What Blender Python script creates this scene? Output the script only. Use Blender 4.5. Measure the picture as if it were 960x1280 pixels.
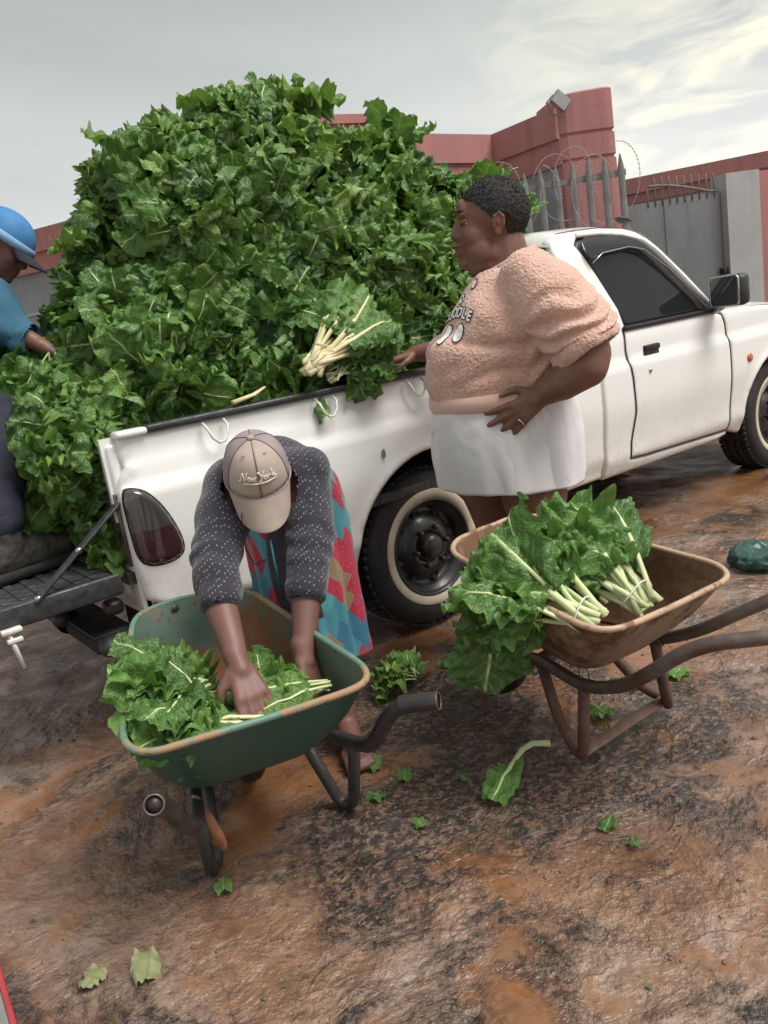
import bpy, bmesh, math, random
from math import sin, cos, pi, radians, sqrt, atan2, exp
from mathutils import Vector as V, Matrix, Euler, noise, Quaternion
from mathutils.geometry import delaunay_2d_cdt
from mathutils.bvhtree import BVHTree
for o in list(bpy.data.objects): bpy.data.objects.remove(o)
SC = bpy.context.scene
COL = SC.collection
# ---------------------------------------------------------------- camera (x along the truck, y across it, z up; metres)
CAM = V((-0.778, -2.526, 1.270))
cd = bpy.data.cameras.new('camera'); cam = bpy.data.objects.new('camera', cd); COL.objects.link(cam)
cd.sensor_width = 36; cd.sensor_fit = 'AUTO'; cd.lens = 998.4 / 1280 * 36; cd.clip_start = .02; cd.clip_end = 3000
_f = V((0.57178983, 0.78840069, -0.2268937)); _r = V((0.77864672, -0.60862765, -0.15258331)); _u = V((0.25839057, 0.08942445, 0.96189271))
cam.matrix_world = Matrix(((_r.x, _u.x, -_f.x, CAM.x), (_r.y, _u.y, -_f.y, CAM.y), (_r.z, _u.z, -_f.z, CAM.z), (0, 0, 0, 1)))
SC.camera = cam
# ---------------------------------------------------------------- sky, sun, exposure
SUN_EL, SUN_AZ = radians(58), radians(-60)     # azimuth measured from +x towards +y
w = bpy.data.worlds.new('World'); SC.world = w; w.use_nodes = True
nt = w.node_tree; N = nt.nodes; Lk = nt.links; N.clear()
out = N.new('ShaderNodeOutputWorld'); bg = N.new('ShaderNodeBackground'); bg.inputs['Strength'].default_value = .12
sky = N.new('ShaderNodeTexSky'); sky.sky_type = 'NISHITA'; sky.sun_disc = False; sky.sun_elevation = SUN_EL; sky.sun_rotation = pi/2 - SUN_AZ
sky.air_density = 1.5; sky.dust_density = 3
def wn(kind, **kw):
    n = N.new(kind)
    for k, v in kw.items():
        if k in n.inputs.keys(): n.inputs[k].default_value = v
        else: setattr(n, k, v)
    return n
def wramp(src, stops):
    r = N.new('ShaderNodeValToRGB'); e = r.color_ramp.elements
    while len(e) < len(stops): e.new(.5)
    for q, (p, c) in zip(e, stops): q.position = p; q.color = (*c, 1)
    Lk.new(src, r.inputs['Fac']); return r.outputs['Color']
def wmix(f, a, b, mode='MIX'):
    m = wn('ShaderNodeMix', data_type='RGBA', blend_type=mode)
    for s_, k in ((f, 'Factor'), (a, 'A'), (b, 'B')):
        if isinstance(s_, float): m.inputs[k].default_value = s_
        elif isinstance(s_, tuple): m.inputs[k].default_value = (*s_, 1)
        else: Lk.new(s_, m.inputs[k])
    return m.outputs['Result']
tc = N.new('ShaderNodeTexCoord'); gen = tc.outputs['Generated']
sep = N.new('ShaderNodeSeparateXYZ'); Lk.new(gen, sep.inputs[0])
grad = wramp(sep.outputs['Z'], [(0, (.68, .68, .67)), (.12, (.62, .625, .62)), (.22, (.49, .505, .495)), (.36, (.36, .385, .37)), (1, (.46, .48, .47))])
mp = wn('ShaderNodeMapping'); mp.inputs['Rotation'].default_value = (.18, .10, radians(-25)); mp.inputs['Scale'].default_value = (1.0, 1.5, 4.2); Lk.new(gen, mp.inputs['Vector'])
n1 = wn('ShaderNodeTexNoise', Scale=1.7, Detail=6., Roughness=.52, Distortion=.5); Lk.new(mp.outputs[0], n1.inputs['Vector'])
cl = wramp(n1.outputs['Fac'], [(.30, (.88, .89, .90)), (.52, (1, 1, 1)), (.72, (1.12, 1.11, 1.06))])
base = wmix(1., grad, cl, 'MULTIPLY')
dt = wn('ShaderNodeVectorMath', operation='DOT_PRODUCT'); Lk.new(gen, dt.inputs[0]); dt.inputs[1].default_value = (.917, .371, .145)
near = wramp(dt.outputs['Value'], [(.91, (0, 0, 0)), (.985, (.45, .45, .45)), (1, (.7, .7, .7))])
n2 = wn('ShaderNodeTexNoise', Scale=5.5, Detail=5., Roughness=.55, Distortion=.6); Lk.new(mp.outputs[0], n2.inputs['Vector'])
thin = wmix(1., near, wramp(n2.outputs['Fac'], [(.42, (.02, .02, .02)), (.60, (1, 1, 1))]), 'MULTIPLY')
cloud = wmix(thin, base, (1.0, .93, .70))
sc_ = wn('ShaderNodeVectorMath', operation='SCALE', Scale=7.7); Lk.new(cloud, sc_.inputs[0])
Lk.new(wmix(.97, sky.outputs[0], sc_.outputs[0]), bg.inputs['Color']); Lk.new(bg.outputs[0], out.inputs['Surface'])
sd = bpy.data.lights.new('sun', 'SUN'); sd.energy = 2.6; sd.angle = radians(32); sd.color = (1, .96, .9)
sun = bpy.data.objects.new('sun', sd); COL.objects.link(sun)
sun.rotation_euler = V((-cos(SUN_EL)*cos(SUN_AZ), -cos(SUN_EL)*sin(SUN_AZ), -sin(SUN_EL))).to_track_quat('-Z', 'Y').to_euler()
SC.view_settings.view_transform = 'Standard'; SC.view_settings.look = 'None'; SC.view_settings.exposure = 0.62; SC.view_settings.gamma = 1
SC.view_settings.use_curve_mapping = False
SC.render.engine = 'CYCLES'; SC.cycles.max_bounces = 6; SC.cycles.transparent_max_bounces = 6; SC.cycles.use_denoising = True
rnd = random.Random(7)
# ---------------------------------------------------------------- helpers
def sm(a, b, x):
    if a == b: return 0. if x < a else 1.
    t = min(1, max(0, (x-a)/(b-a))); return t*t*(3-2*t)
def lerp(a, b, t): return a + (b-a)*t
def nz(p, s=1, o=0): return noise.noise(V(p)*s + V((o*17.3, o*5.1, o*9.7)))
def tag(o, label=None, cat=None, group=None, kind=None):
    for k, v in (('label', label), ('category', cat), ('group', group), ('kind', kind)):
        if v: o[k] = v
    return o
def thing(name, loc, label, cat, group=None, rz=0):
    o = bpy.data.objects.new(name, None); COL.objects.link(o); o.location = loc; o.rotation_euler = (0, 0, rz); o.empty_display_size = .1
    return tag(o, label, cat, group)
WORLD_INV = {}
def put(name, me, parent=None, mats=(), smooth=True):
    """link a mesh whose vertices are in world coordinates; under a parent it keeps its place"""
    o = bpy.data.objects.new(name, me); COL.objects.link(o)
    for m in (mats if isinstance(mats, (list, tuple)) else [mats]): me.materials.append(m)
    if smooth:
        me.polygons.foreach_set('use_smooth', [True]*len(me.polygons))
    if parent is not None:
        o.parent = parent
        m = Matrix.Identity(4); p = parent
        while p is not None: m = p.matrix_basis @ m if p.parent is None else (p.matrix_parent_inverse @ p.matrix_basis) @ m; p = p.parent
        o.matrix_parent_inverse = m.inverted()
    return o
def mk(verts, faces, uvs=None, name='m'):
    me = bpy.data.meshes.new(name); me.from_pydata([tuple(v) for v in verts], [], faces); me.validate(); me.update()
    if uvs:
        l = me.uv_layers.new(name='UVMap')
        for p in me.polygons:
            for li in p.loop_indices: l.data[li].uv = uvs[me.loops[li].vertex_index]
    return me
class G:
    """gathers primitives into one mesh"""
    def __init__(s): s.v = []; s.f = []
    def add(s, v, f):
        o = len(s.v); s.v += [V(p) for p in v]; s.f += [tuple(i+o for i in q) for q in f]; return s
    def box(s, lo, hi, m=None, b=0):
        x0, y0, z0 = lo; x1, y1, z1 = hi
        if b <= 0:
            v = [V((x, y, z)) for x in (x0, x1) for y in (y0, y1) for z in (z0, z1)]
            f = [(0, 1, 3, 2), (4, 6, 7, 5), (0, 4, 5, 1), (2, 3, 7, 6), (0, 2, 6, 4), (1, 5, 7, 3)]
        else:
            bm = bmesh.new(); bmesh.ops.create_cube(bm, size=1)
            for q in bm.verts: q.co = V((lerp(x0, x1, q.co.x+.5), lerp(y0, y1, q.co.y+.5), lerp(z0, z1, q.co.z+.5)))
            bmesh.ops.bevel(bm, geom=bm.edges[:], offset=b, segments=2, profile=.5, affect='EDGES', clamp_overlap=True)
            bm.verts.index_update(); v = [q.co.copy() for q in bm.verts]; f = [tuple(x.index for x in q.verts) for q in bm.faces]; bm.free()
        if m is not None: v = [m @ p for p in v]
        return s.add(v, f)
    def tube(s, pts, r, n=8, cap=True, flat=1.0, up=None):
        pts = [V(p) for p in pts]; k = len(pts)
        rr = r if isinstance(r, (list, tuple)) else [r]*k
        t0 = (pts[1]-pts[0]).normalized()
        a = (V(up) if up else (V((0, 0, 1)) if abs(t0.z) < .9 else V((1, 0, 0))))
        a = (a - t0*a.dot(t0)).normalized(); v = []; f = []
        for i, p in enumerate(pts):
            t = (pts[min(i+1, k-1)]-pts[max(i-1, 0)]).normalized()
            a = (a - t*a.dot(t)).normalized(); b = t.cross(a)
            for j in range(n):
                q = 2*pi*j/n; v.append(p + (a*cos(q)*flat + b*sin(q))*rr[i])
        for i in range(k-1):
            for j in range(n): f.append((i*n+j, i*n+(j+1) % n, (i+1)*n+(j+1) % n, (i+1)*n+j))
        if cap: f.append(tuple(range(n-1, -1, -1))); f.append(tuple((k-1)*n+j for j in range(n)))
        return s.add(v, f)
    def loft(s, rings, cap=True):
        n = len(rings[0]); v = [p for r in rings for p in r]; f = []
        for i in range(len(rings)-1):
            for j in range(n): f.append((i*n+j, i*n+(j+1) % n, (i+1)*n+(j+1) % n, (i+1)*n+j))
        if cap: f.append(tuple(range(n-1, -1, -1))); f.append(tuple((len(rings)-1)*n+j for j in range(n)))
        return s.add(v, f)
    def lathe(s, prof, c, axis='y', n=32):
        """prof: (radius, offset) along the axis"""
        v = []; f = []; c = V(c); k = len(prof)
        for r, h in prof:
            for j in range(n):
                q = 2*pi*j/n
                v.append(c + (V((cos(q)*r, h, sin(q)*r)) if axis == 'y' else V((cos(q)*r, sin(q)*r, h)) if axis == 'z' else V((h, cos(q)*r, sin(q)*r))))
        for i in range(k-1):
            for j in range(n): f.append((i*n+j, i*n+(j+1) % n, (i+1)*n+(j+1) % n, (i+1)*n+j))
        return s.add(v, f)
    def ell(s, c, r, rot=None, seg=20, rings=12):
        c = V(c); r = V(r) if not isinstance(r, (int, float)) else V((r, r, r)); v = []; f = []
        R = rot or Matrix.Identity(3)
        v.append(c + R @ V((0, 0, r.z)))
        for i in range(1, rings):
            th = pi*i/rings
            for j in range(seg):
                ph = 2*pi*j/seg; v.append(c + R @ V((r.x*sin(th)*cos(ph), r.y*sin(th)*sin(ph), r.z*cos(th))))
        v.append(c + R @ V((0, 0, -r.z))); L = len(v)-1
        for j in range(seg): f.append((0, 1+j, 1+(j+1) % seg))
        for i in range(rings-2):
            for j in range(seg):
                a = 1+i*seg; f.append((a+j, a+seg+j, a+seg+(j+1) % seg, a+(j+1) % seg))
        a = 1+(rings-2)*seg
        for j in range(seg): f.append((a+j, L, a+(j+1) % seg))
        return s.add(v, f)
    def cap(s, p0, r0, p1, r1, n=14):
        """tapered capsule"""
        p0 = V(p0); p1 = V(p1); d = (p1-p0); L = d.length; d = d/max(L, 1e-6)
        pts = []; rr = []
        for k in (1, .92, .7, .38): pts.append(p0 - d*r0*k); rr.append(r0*sqrt(max(.002, 1-k*k)))
        for k in (0, .33, .67, 1): pts.append(p0 + d*L*k); rr.append(lerp(r0, r1, k))
        for k in (.38, .7, .92, 1): pts.append(p1 + d*r1*k); rr.append(r1*sqrt(max(.002, 1-k*k)))
        return s.tube(pts, rr, n)
    def chain(s, pts, rr, n=14):
        for i in range(len(pts)-1): s.cap(pts[i], rr[i], pts[i+1], rr[i+1], n)
        return s
    def me(s, name='m'):
        return mk(s.v, s.f, name=name)
    def put(s, name, mats, parent=None, smooth=True): return put(name, s.me(name), parent, mats, smooth)
def evald(me, mods):
    """mesh after a list of (type, {settings}) modifiers"""
    o = bpy.data.objects.new('tmp', me); COL.objects.link(o)
    for t, kw in mods:
        m = o.modifiers.new(t, t)
        for k, v in kw.items(): setattr(m, k, v)
    dg = bpy.context.evaluated_depsgraph_get(); dg.update()
    r = bpy.data.meshes.new_from_object(o.evaluated_get(dg), depsgraph=dg)
    bpy.data.objects.remove(o); return r
def union(g, vox=.012, smooth=4, fac=.5):
    return evald(g.me(), [('REMESH', dict(mode='VOXEL', voxel_size=vox, adaptivity=0)), ('SMOOTH', dict(iterations=smooth, factor=fac))])
def displace(me, fn):
    """fn(co, normal) -> offset vector"""
    ns = [v.normal.copy() for v in me.vertices]
    for v, n in zip(me.vertices, ns): v.co = v.co + fn(v.co, n)
    me.update()
def keep(me, fn):
    """drop the faces whose centre fails fn"""
    bm = bmesh.new(); bm.from_mesh(me)
    bmesh.ops.delete(bm, geom=[f for f in bm.faces if not fn(f.calc_center_median())], context='FACES')
    bm.to_mesh(me); bm.free(); me.update(); return me
def copy_obj(o, parent=None):
    c = o.copy(); COL.objects.link(c)
    if parent is not None: c.parent = parent
    return c
def dup(root, loc=None, rz=None, label=None, M=None):
    r = root.copy(); COL.objects.link(r)
    if M is not None: r.matrix_basis = M
    if loc is not None: r.location = loc
    if rz is not None: r.rotation_euler = (0, 0, rz)
    if label: r['label'] = label
    for ch in list(root.children):
        c = copy_obj(ch, r)
        for g in ch.children: copy_obj(g, c)
    return r
# ---------------------------------------------------------------- materials
def nodes(name):
    m = bpy.data.materials.new(name); m.use_nodes = True; t = m.node_tree
    return m, t, t.nodes['Principled BSDF']
def nd(t, kind, **kw):
    n = t.nodes.new(kind)
    for k, v in kw.items():
        if k in n.inputs.keys(): n.inputs[k].default_value = v
        else: setattr(n, k, v)
    return n
def rgb(c): return (c[0], c[1], c[2], 1)
def ramp(t, src, stops):
    r = t.nodes.new('ShaderNodeValToRGB'); e = r.color_ramp.elements
    while len(e) < len(stops): e.new(.5)
    for q, (p, c) in zip(e, stops): q.position = p; q.color = rgb(c) if isinstance(c, (tuple, list)) else (c, c, c, 1)
    t.links.new(src, r.inputs['Fac']); return r
def mixc(t, fac, a, b, mode='MIX'):
    m = t.nodes.new('ShaderNodeMix'); m.data_type = 'RGBA'; m.blend_type = mode
    for s, k in ((fac, 'Factor'), (a, 'A'), (b, 'B')):
        if isinstance(s, (int, float)): m.inputs[k].default_value = s
        elif isinstance(s, (tuple, list)): m.inputs[k].default_value = rgb(s)
        else: t.links.new(s, m.inputs[k])
    return m.outputs['Result']
def math_(t, op, a, b=None):
    m = t.nodes.new('ShaderNodeMath'); m.operation = op
    for i, s in enumerate((a, b)):
        if s is None: continue
        if isinstance(s, (int, float)): m.inputs[i].default_value = s
        else: t.links.new(s, m.inputs[i])
    return m.outputs[0]
def coords(t, which='Object', scale=(1, 1, 1)):
    c = t.nodes.new('ShaderNodeTexCoord'); m = t.nodes.new('ShaderNodeMapping'); m.inputs['Scale'].default_value = scale
    t.links.new(c.outputs[which], m.inputs['Vector']); return m.outputs[0]
def noise_(t, vec, scale, detail=4, rough=.55, dist=0):
    n = nd(t, 'ShaderNodeTexNoise', Scale=scale, Detail=detail, Roughness=rough, Distortion=dist); t.links.new(vec, n.inputs['Vector']); return n.outputs['Fac']
def bump_(t, b, h, strength=.3, dist=.01, prev=None):
    n = nd(t, 'ShaderNodeBump', Strength=strength, Distance=dist); t.links.new(h, n.inputs['Height'])
    if prev is not None: t.links.new(prev, n.inputs['Normal'])
    t.links.new(n.outputs[0], b.inputs['Normal']); return n.outputs[0]
def mat(name, c1, c2=None, scale=6, rough=.5, rough2=None, metal=0, bump=0, bscale=60, bdist=.005, coat=0, spec=.5, lo=.35, hi=.65, stretch=(1, 1, 1), sheen=0, detail=5):
    m, t, b = nodes(name); vec = coords(t, 'Object', stretch)
    c2 = c2 or tuple(x*.8 for x in c1)
    nf = noise_(t, vec, scale, detail, .6)
    r = ramp(t, nf, [(lo, c1), (hi, c2)]); t.links.new(r.outputs[0], b.inputs['Base Color'])
    if rough2 is not None:
        q = ramp(t, noise_(t, vec, scale*1.7, 4), [(.35, rough), (.65, rough2)]); t.links.new(q.outputs[0], b.inputs['Roughness'])
    else: b.inputs['Roughness'].default_value = rough
    b.inputs['Metallic'].default_value = metal; b.inputs['Specular IOR Level'].default_value = spec
    if coat: b.inputs['Coat Weight'].default_value = coat; b.inputs['Coat Roughness'].default_value = .08
    if sheen: b.inputs['Sheen Weight'].default_value = sheen; b.inputs['Sheen Roughness'].default_value = .5
    if bump: bump_(t, b, noise_(t, vec, bscale, 3), bump, bdist)
    return m
MT = {}
def m_paint():
    m, t, b = nodes('white_truck_paint'); vec = coords(t)
    gx = t.nodes.new('ShaderNodeSeparateXYZ'); t.links.new(vec, gx.inputs[0])
    d = noise_(t, vec, 7, 6, .65); f = noise_(t, vec, 45, 4)
    low = nd(t, 'ShaderNodeMapRange', **{'From Min': .85, 'From Max': .32, 'To Min': .0, 'To Max': 1.15}); t.links.new(gx.outputs['Z'], low.inputs['Value'])
    k = math_(t, 'MULTIPLY', math_(t, 'MULTIPLY', d, low.outputs[0]), f)
    k = math_(t, 'ADD', k, math_(t, 'MULTIPLY', ramp(t, d, [(.6, 0.), (.75, .12)]).outputs[0], 1.))
    t.links.new(mixc(t, k, (.82, .81, .79), (.38, .29, .21)), b.inputs['Base Color'])
    b.inputs['Roughness'].default_value = .3; b.inputs['Coat Weight'].default_value = .5; b.inputs['Coat Roughness'].default_value = .1
    bump_(t, b, noise_(t, vec, 3, 2), .05, .02)
    return m
MT['paint'] = m_paint()
MT['black'] = mat('black_plastic', (.018, .019, .022), (.035, .034, .033), 12, .42, .6, bump=.15, bscale=180, bdist=.002)
MT['rail'] = mat('black_rail_capping', (.02, .022, .026), (.05, .05, .05), 30, .35, .6, bump=.2, bscale=120, bdist=.002)
MT['liner'] = mat('scuffed_black_bed_liner', (.02, .021, .023), (.11, .105, .10), 14, .4, .7, bump=.5, bscale=40, bdist=.006, stretch=(1, 6, 1), lo=.45, hi=.8)
MT['rubber'] = mat('tyre_rubber', (.010, .010, .011), (.024, .021, .019), 8, .62, .8, bump=.25, bscale=90, bdist=.003)
MT['whitewall'] = mat('cream_tyre_band', (.62, .55, .43), (.48, .40, .30), 9, .6, .75)
MT['rim'] = mat('black_steel_wheel', (.012, .012, .013), (.03, .027, .024), 10, .3, .5, coat=.2)
MT['seat'] = mat('grey_seat_cloth', (.10, .10, .105), (.07, .07, .075), 20, .9)
MT['dark'] = mat('dark_underbody', (.012, .012, .013), (.02, .018, .016), 8, .8)
MT['chrome'] = mat('dull_metal', (.5, .5, .5), (.4, .39, .37), 12, .3, .45, metal=1)
MT['orange'] = mat('orange_lens', (.55, .12, .04), (.45, .09, .03), 12, .25, coat=.5)
MT['hook'] = mat('white_painted_hook', (.75, .74, .71), (.6, .57, .5), 40, .45)
def m_glass(name, col, alpha, rough=.05):
    m, t, b = nodes(name); b.inputs['Base Color'].default_value = rgb(col); b.inputs['Roughness'].default_value = rough
    b.inputs['Alpha'].default_value = alpha; b.inputs['Specular IOR Level'].default_value = .55
    return m
MT['glass'] = m_glass('tinted_window_glass', (.012, .014, .016), .62, .02)
MT['visor'] = m_glass('smoked_visor', (.03, .032, .035), .75, .12)
MT['mirrorglass'] = m_glass('mirror_glass', (.05, .055, .06), 1., .06)
def m_tail():
    m, t, b = nodes('smoked_tail_lamp_lens'); vec = coords(t); gx = t.nodes.new('ShaderNodeSeparateXYZ'); t.links.new(vec, gx.inputs[0])
    r = ramp(t, gx.outputs['Z'], [(0, (.03, .006, .012)), (.735, (.035, .007, .013)), (.742, (.045, .042, .043)), (1, (.05, .047, .05))])
    wv = nd(t, 'ShaderNodeTexWave', Scale=55., Distortion=.3, bands_direction='Z'); t.links.new(vec, wv.inputs[0])
    t.links.new(mixc(t, math_(t, 'MULTIPLY', wv.outputs['Fac'], .25), r.outputs[0], (.09, .06, .06)), b.inputs['Base Color'])
    b.inputs['Roughness'].default_value = .12; b.inputs['Coat Weight'].default_value = 1; b.inputs['Coat Roughness'].default_value = .03
    bump_(t, b, wv.outputs['Fac'], .08, .004); return m
MT['tail'] = m_tail()
def m_plaster(name, c1, c2, streak=.35, block=None):
    m, t, b = nodes(name); vec = coords(t); v2 = coords(t, 'Object', (9, 9, .9))
    base = mixc(t, ramp(t, noise_(t, vec, 1.6, 5, .6), [(.35, 0.), (.68, 1.)]).outputs[0], c1, c2)
    st = ramp(t, noise_(t, v2, 1.0, 5, .6), [(.5, 0.), (.72, streak)]).outputs[0]
    base = mixc(t, st, base, tuple(x*.55 for x in c1))
    t.links.new(base, b.inputs['Base Color']); b.inputs['Roughness'].default_value = .85
    bump_(t, b, noise_(t, vec, 55, 4), .35, .008); return m
MT['pink'] = m_plaster('faded_pink_paint', (.42, .185, .175), (.34, .15, .142), .5)
MT['grey'] = m_plaster('grey_wall_paint', (.27, .28, .30), (.21, .22, .235), .5)
MT['greyg'] = m_plaster('grey_gate_paint', (.245, .26, .275), (.19, .205, .22), .55)
MT['cem'] = m_plaster('pale_cement', (.40, .40, .40), (.33, .33, .33), .3)
MT['iron'] = mat('weathered_grey_steel', (.22, .215, .215), (.155, .145, .14), 9, .6, .8, bump=.1)
MT['wire'] = mat('galvanised_wire', (.55, .55, .55), (.42, .42, .41), 20, .45, metal=.6)
# wet muddy ground
def m_ground():
    m, t, b = nodes('wet_muddy_ground'); vec = coords(t); v2 = coords(t, 'Object', (1.0, 2.4, 1))
    R_ = lambda src, *st: ramp(t, src, list(st)).outputs[0]
    A_ = lambda *q: math_(t, 'ADD', q[0], q[1]) if len(q) == 2 else math_(t, 'ADD', q[0], A_(*q[1:]))
    X_ = lambda p, q: math_(t, 'MULTIPLY', p, q)
    big = noise_(t, vec, .8, 6, .55, .6); mid = noise_(t, vec, 3.2, 8, .6, .5); med = noise_(t, vec, 9.5, 7, .58, .4); fine = noise_(t, vec, 30, 5, .62, .2); vf = noise_(t, vec, 95, 3, .6); sm_ = noise_(t, vec, 5.5, 4, .5, .3)
    ds = nd(t, 'ShaderNodeVectorMath', operation='DISTANCE'); t.links.new(vec, ds.inputs[0]); ds.inputs[1].default_value = (.62, -.72, 0)
    trod = nd(t, 'ShaderNodeMapRange', **{'From Min': .25, 'From Max': 1.3, 'To Min': .16, 'To Max': 0.}); t.links.new(ds.outputs['Value'], trod.inputs['Value'])
    crease = lambda n, w_: math_(t, 'POWER', math_(t, 'SUBTRACT', 1., math_(t, 'ABSOLUTE', math_(t, 'MULTIPLY', math_(t, 'SUBTRACT', n, .5), 2.))), w_)
    rid = crease(noise_(t, vec, 2.3, 4, .5, .5), 60.); rid2 = crease(noise_(t, vec, 6., 3, .5, .3), 30.)
    c = mixc(t, R_(mid, (.36, 0.), (.60, 1.)), (.16, .078, .045), (.27, .15, .093))
    c = mixc(t, R_(noise_(t, vec, 2.4, 8, .66, .3), (.46, 0.), (.60, .85)), c, (.285, .20, .155))
    c = mixc(t, R_(med, (.53, 0.), (.64, .6)), c, (.33, .205, .135)); c = mixc(t, R_(med, (.36, .55), (.46, 0.)), c, (.13, .072, .048))
    c = mixc(t, R_(fine, (.40, .45), (.50, 0.)), c, (.11, .066, .046)); c = mixc(t, X_(rid, .25), c, (.14, .08, .055))
    blk = R_(A_(noise_(t, vec, 2.1, 8, .68, .6), trod.outputs[0]), (.52, 0.), (.60, 1.))
    grain = R_(noise_(t, vec, 46, 5, .66), (.42, 0.), (.52, 1.))
    c = mixc(t, X_(blk, R_(grain, (0, .25), (1, .95))), c, (.026, .020, .018))
    peb = X_(R_(vf, (.58, 0.), (.64, 1.)), R_(mid, (.45, 0.), (.62, .75))); c = mixc(t, peb, c, (.055, .036, .028))
    ow = R_(A_(noise_(t, vec, 1.45, 7, .58, .9), X_(med, .10)), (.575, 0.), (.65, 1.))
    c = mixc(t, X_(ow, R_(med, (.35, .55), (.6, .9))), c, (.235, .105, .045))
    t.links.new(c, b.inputs['Base Color'])
    wet = math_(t, 'MAXIMUM', R_(big, (.40, .45), (.56, 1.)), math_(t, 'MAXIMUM', ow, X_(blk, .9)))
    rr = mixc(t, wet, (.30, .30, .30), (.10, .10, .10)); rr = mixc(t, R_(fine, (.48, 0.), (.68, .35)), rr, (.48, .48, .48))
    t.links.new(rr, b.inputs['Roughness']); b.inputs['Specular IOR Level'].default_value = .6
    t.links.new(X_(wet, R_(sm_, (.40, .15), (.58, .9))), b.inputs['Coat Weight']); b.inputs['Coat Roughness'].default_value = .07; b.inputs['Coat IOR'].default_value = 1.36
    cn = nd(t, 'ShaderNodeBump', Distance=.02, Strength=.5); t.links.new(A_(X_(mid, .8), X_(sm_, .5), X_(med, .25)), cn.inputs['Height']); t.links.new(cn.outputs[0], b.inputs['Coat Normal'])
    rough_part = math_(t, 'MAXIMUM', math_(t, 'MULTIPLY', blk, .8), R_(mid, (.42, .18), (.62, .6)))
    h = A_(X_(mid, .9), X_(sm_, .6), X_(med, .75), X_(rid, .10), X_(rid2, .05), X_(rough_part, A_(X_(fine, .7), X_(vf, .16))))
    n = nd(t, 'ShaderNodeBump', Distance=.036); t.links.new(h, n.inputs['Height'])
    s = mixc(t, ow, (1., 1., 1.), (.16, .16, .16)); t.links.new(s, n.inputs['Strength']); t.links.new(n.outputs[0], b.inputs['Normal'])
    return m
MT['ground'] = m_ground()
# chard leaves
def m_leaf(name, dk, md, lt, vein, trans=.22, rough=.36):
    m, t, b = nodes(name); uv = t.nodes.new('ShaderNodeTexCoord'); sx = t.nodes.new('ShaderNodeSeparateXYZ'); t.links.new(uv.outputs['UV'], sx.inputs[0])
    a = math_(t, 'MULTIPLY', math_(t, 'ABSOLUTE', math_(t, 'SUBTRACT', sx.outputs[0], .5)), 2.)
    oi = t.nodes.new('ShaderNodeObjectInfo')
    nn = noise_(t, uv.outputs['Object'], 14, 4, .6)
    ph = math_(t, 'ADD', math_(t, 'SUBTRACT', math_(t, 'MULTIPLY', sx.outputs[1], 8.), math_(t, 'MULTIPLY', a, 2.3)), math_(t, 'MULTIPLY', nn, .8))
    fr = math_(t, 'ABSOLUTE', math_(t, 'SUBTRACT', math_(t, 'FRACT', ph), .5))
    lat = ramp(t, fr, [(0, 1.), (.045, .75), (.11, 0.)]).outputs[0]
    lat = math_(t, 'MULTIPLY', lat, ramp(t, a, [(.0, 1.), (.55, .75), (.95, .1)]).outputs[0])
    vm = nd(t, 'ShaderNodeMapping'); vm.inputs['Scale'].default_value = (11, 19, 1); t.links.new(uv.outputs['UV'], vm.inputs['Vector'])
    vo = nd(t, 'ShaderNodeTexVoronoi', feature='DISTANCE_TO_EDGE', Scale=1.); 
    dn = t.nodes.new('ShaderNodeVectorMath'); dn.operation = 'ADD'; t.links.new(vm.outputs[0], dn.inputs[0])
    nc = nd(t, 'ShaderNodeTexNoise', Scale=1.2, Detail=2.); t.links.new(vm.outputs[0], nc.inputs['Vector']); t.links.new(nc.outputs['Color'], dn.inputs[1])
    t.links.new(dn.outputs[0], vo.inputs['Vector'])
    net = ramp(t, vo.outputs['Distance'], [(0, 1.), (.03, .5), (.10, 0.)]).outputs[0]
    mid = ramp(t, a, [(0, 1.), (.035, .9), (.07, 0.)]).outputs[0]
    base = ramp(t, math_(t, 'ADD', math_(t, 'MULTIPLY', oi.outputs['Random'], .72), math_(t, 'MULTIPLY', nn, .35)), [(.12, dk), (.52, md), (.98, lt)]).outputs[0]
    base = mixc(t, ramp(t, a, [(.75, 0.), (1., .25)]).outputs[0], base, lt)
    c = mixc(t, math_(t, 'MULTIPLY', net, .28), base, vein); c = mixc(t, math_(t, 'MULTIPLY', lat, .5), c, vein); c = mixc(t, math_(t, 'MULTIPLY', mid, .8), c, tuple(x*1.35 for x in vein))
    geo = t.nodes.new('ShaderNodeNewGeometry'); c = mixc(t, math_(t, 'MULTIPLY', geo.outputs['Backfacing'], .35), c, tuple(x*1.1 for x in lt))
    t.links.new(c, b.inputs['Base Color']); b.inputs['Roughness'].default_value = rough; b.inputs['Specular IOR Level'].default_value = .45
    h = math_(t, 'ADD', math_(t, 'MULTIPLY', math_(t, 'MINIMUM', vo.outputs['Distance'], .3), 1.6), math_(t, 'MULTIPLY', lat, -.35))
    bump_(t, b, h, .55, .006)
    tr = nd(t, 'ShaderNodeBsdfTranslucent'); t.links.new(mixc(t, .5, c, (.22, .40, .05)), tr.inputs['Color'])
    ms = nd(t, 'ShaderNodeMixShader', Fac=trans); o = t.nodes['Material Output']
    t.links.new(b.outputs[0], ms.inputs[1]); t.links.new(tr.outputs[0], ms.inputs[2]); t.links.new(ms.outputs[0], o.inputs['Surface'])
    return m
MT['leaf'] = m_leaf('heap_chard_leaf', (.027, .082, .022), (.095, .205, .038), (.235, .37, .08), (.26, .37, .14), .25, .33)
MT['leaflight'] = m_leaf('fresh_chard_leaf', (.040, .118, .026), (.075, .185, .034), (.14, .275, .058), (.36, .46, .19), .25, .35)
MT['stem'] = mat('pale_chard_stem', (.62, .66, .38), (.48, .56, .26), 18, .35, .5, bump=.2, bscale=50, bdist=.003, stretch=(3, 1, 3))
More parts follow.
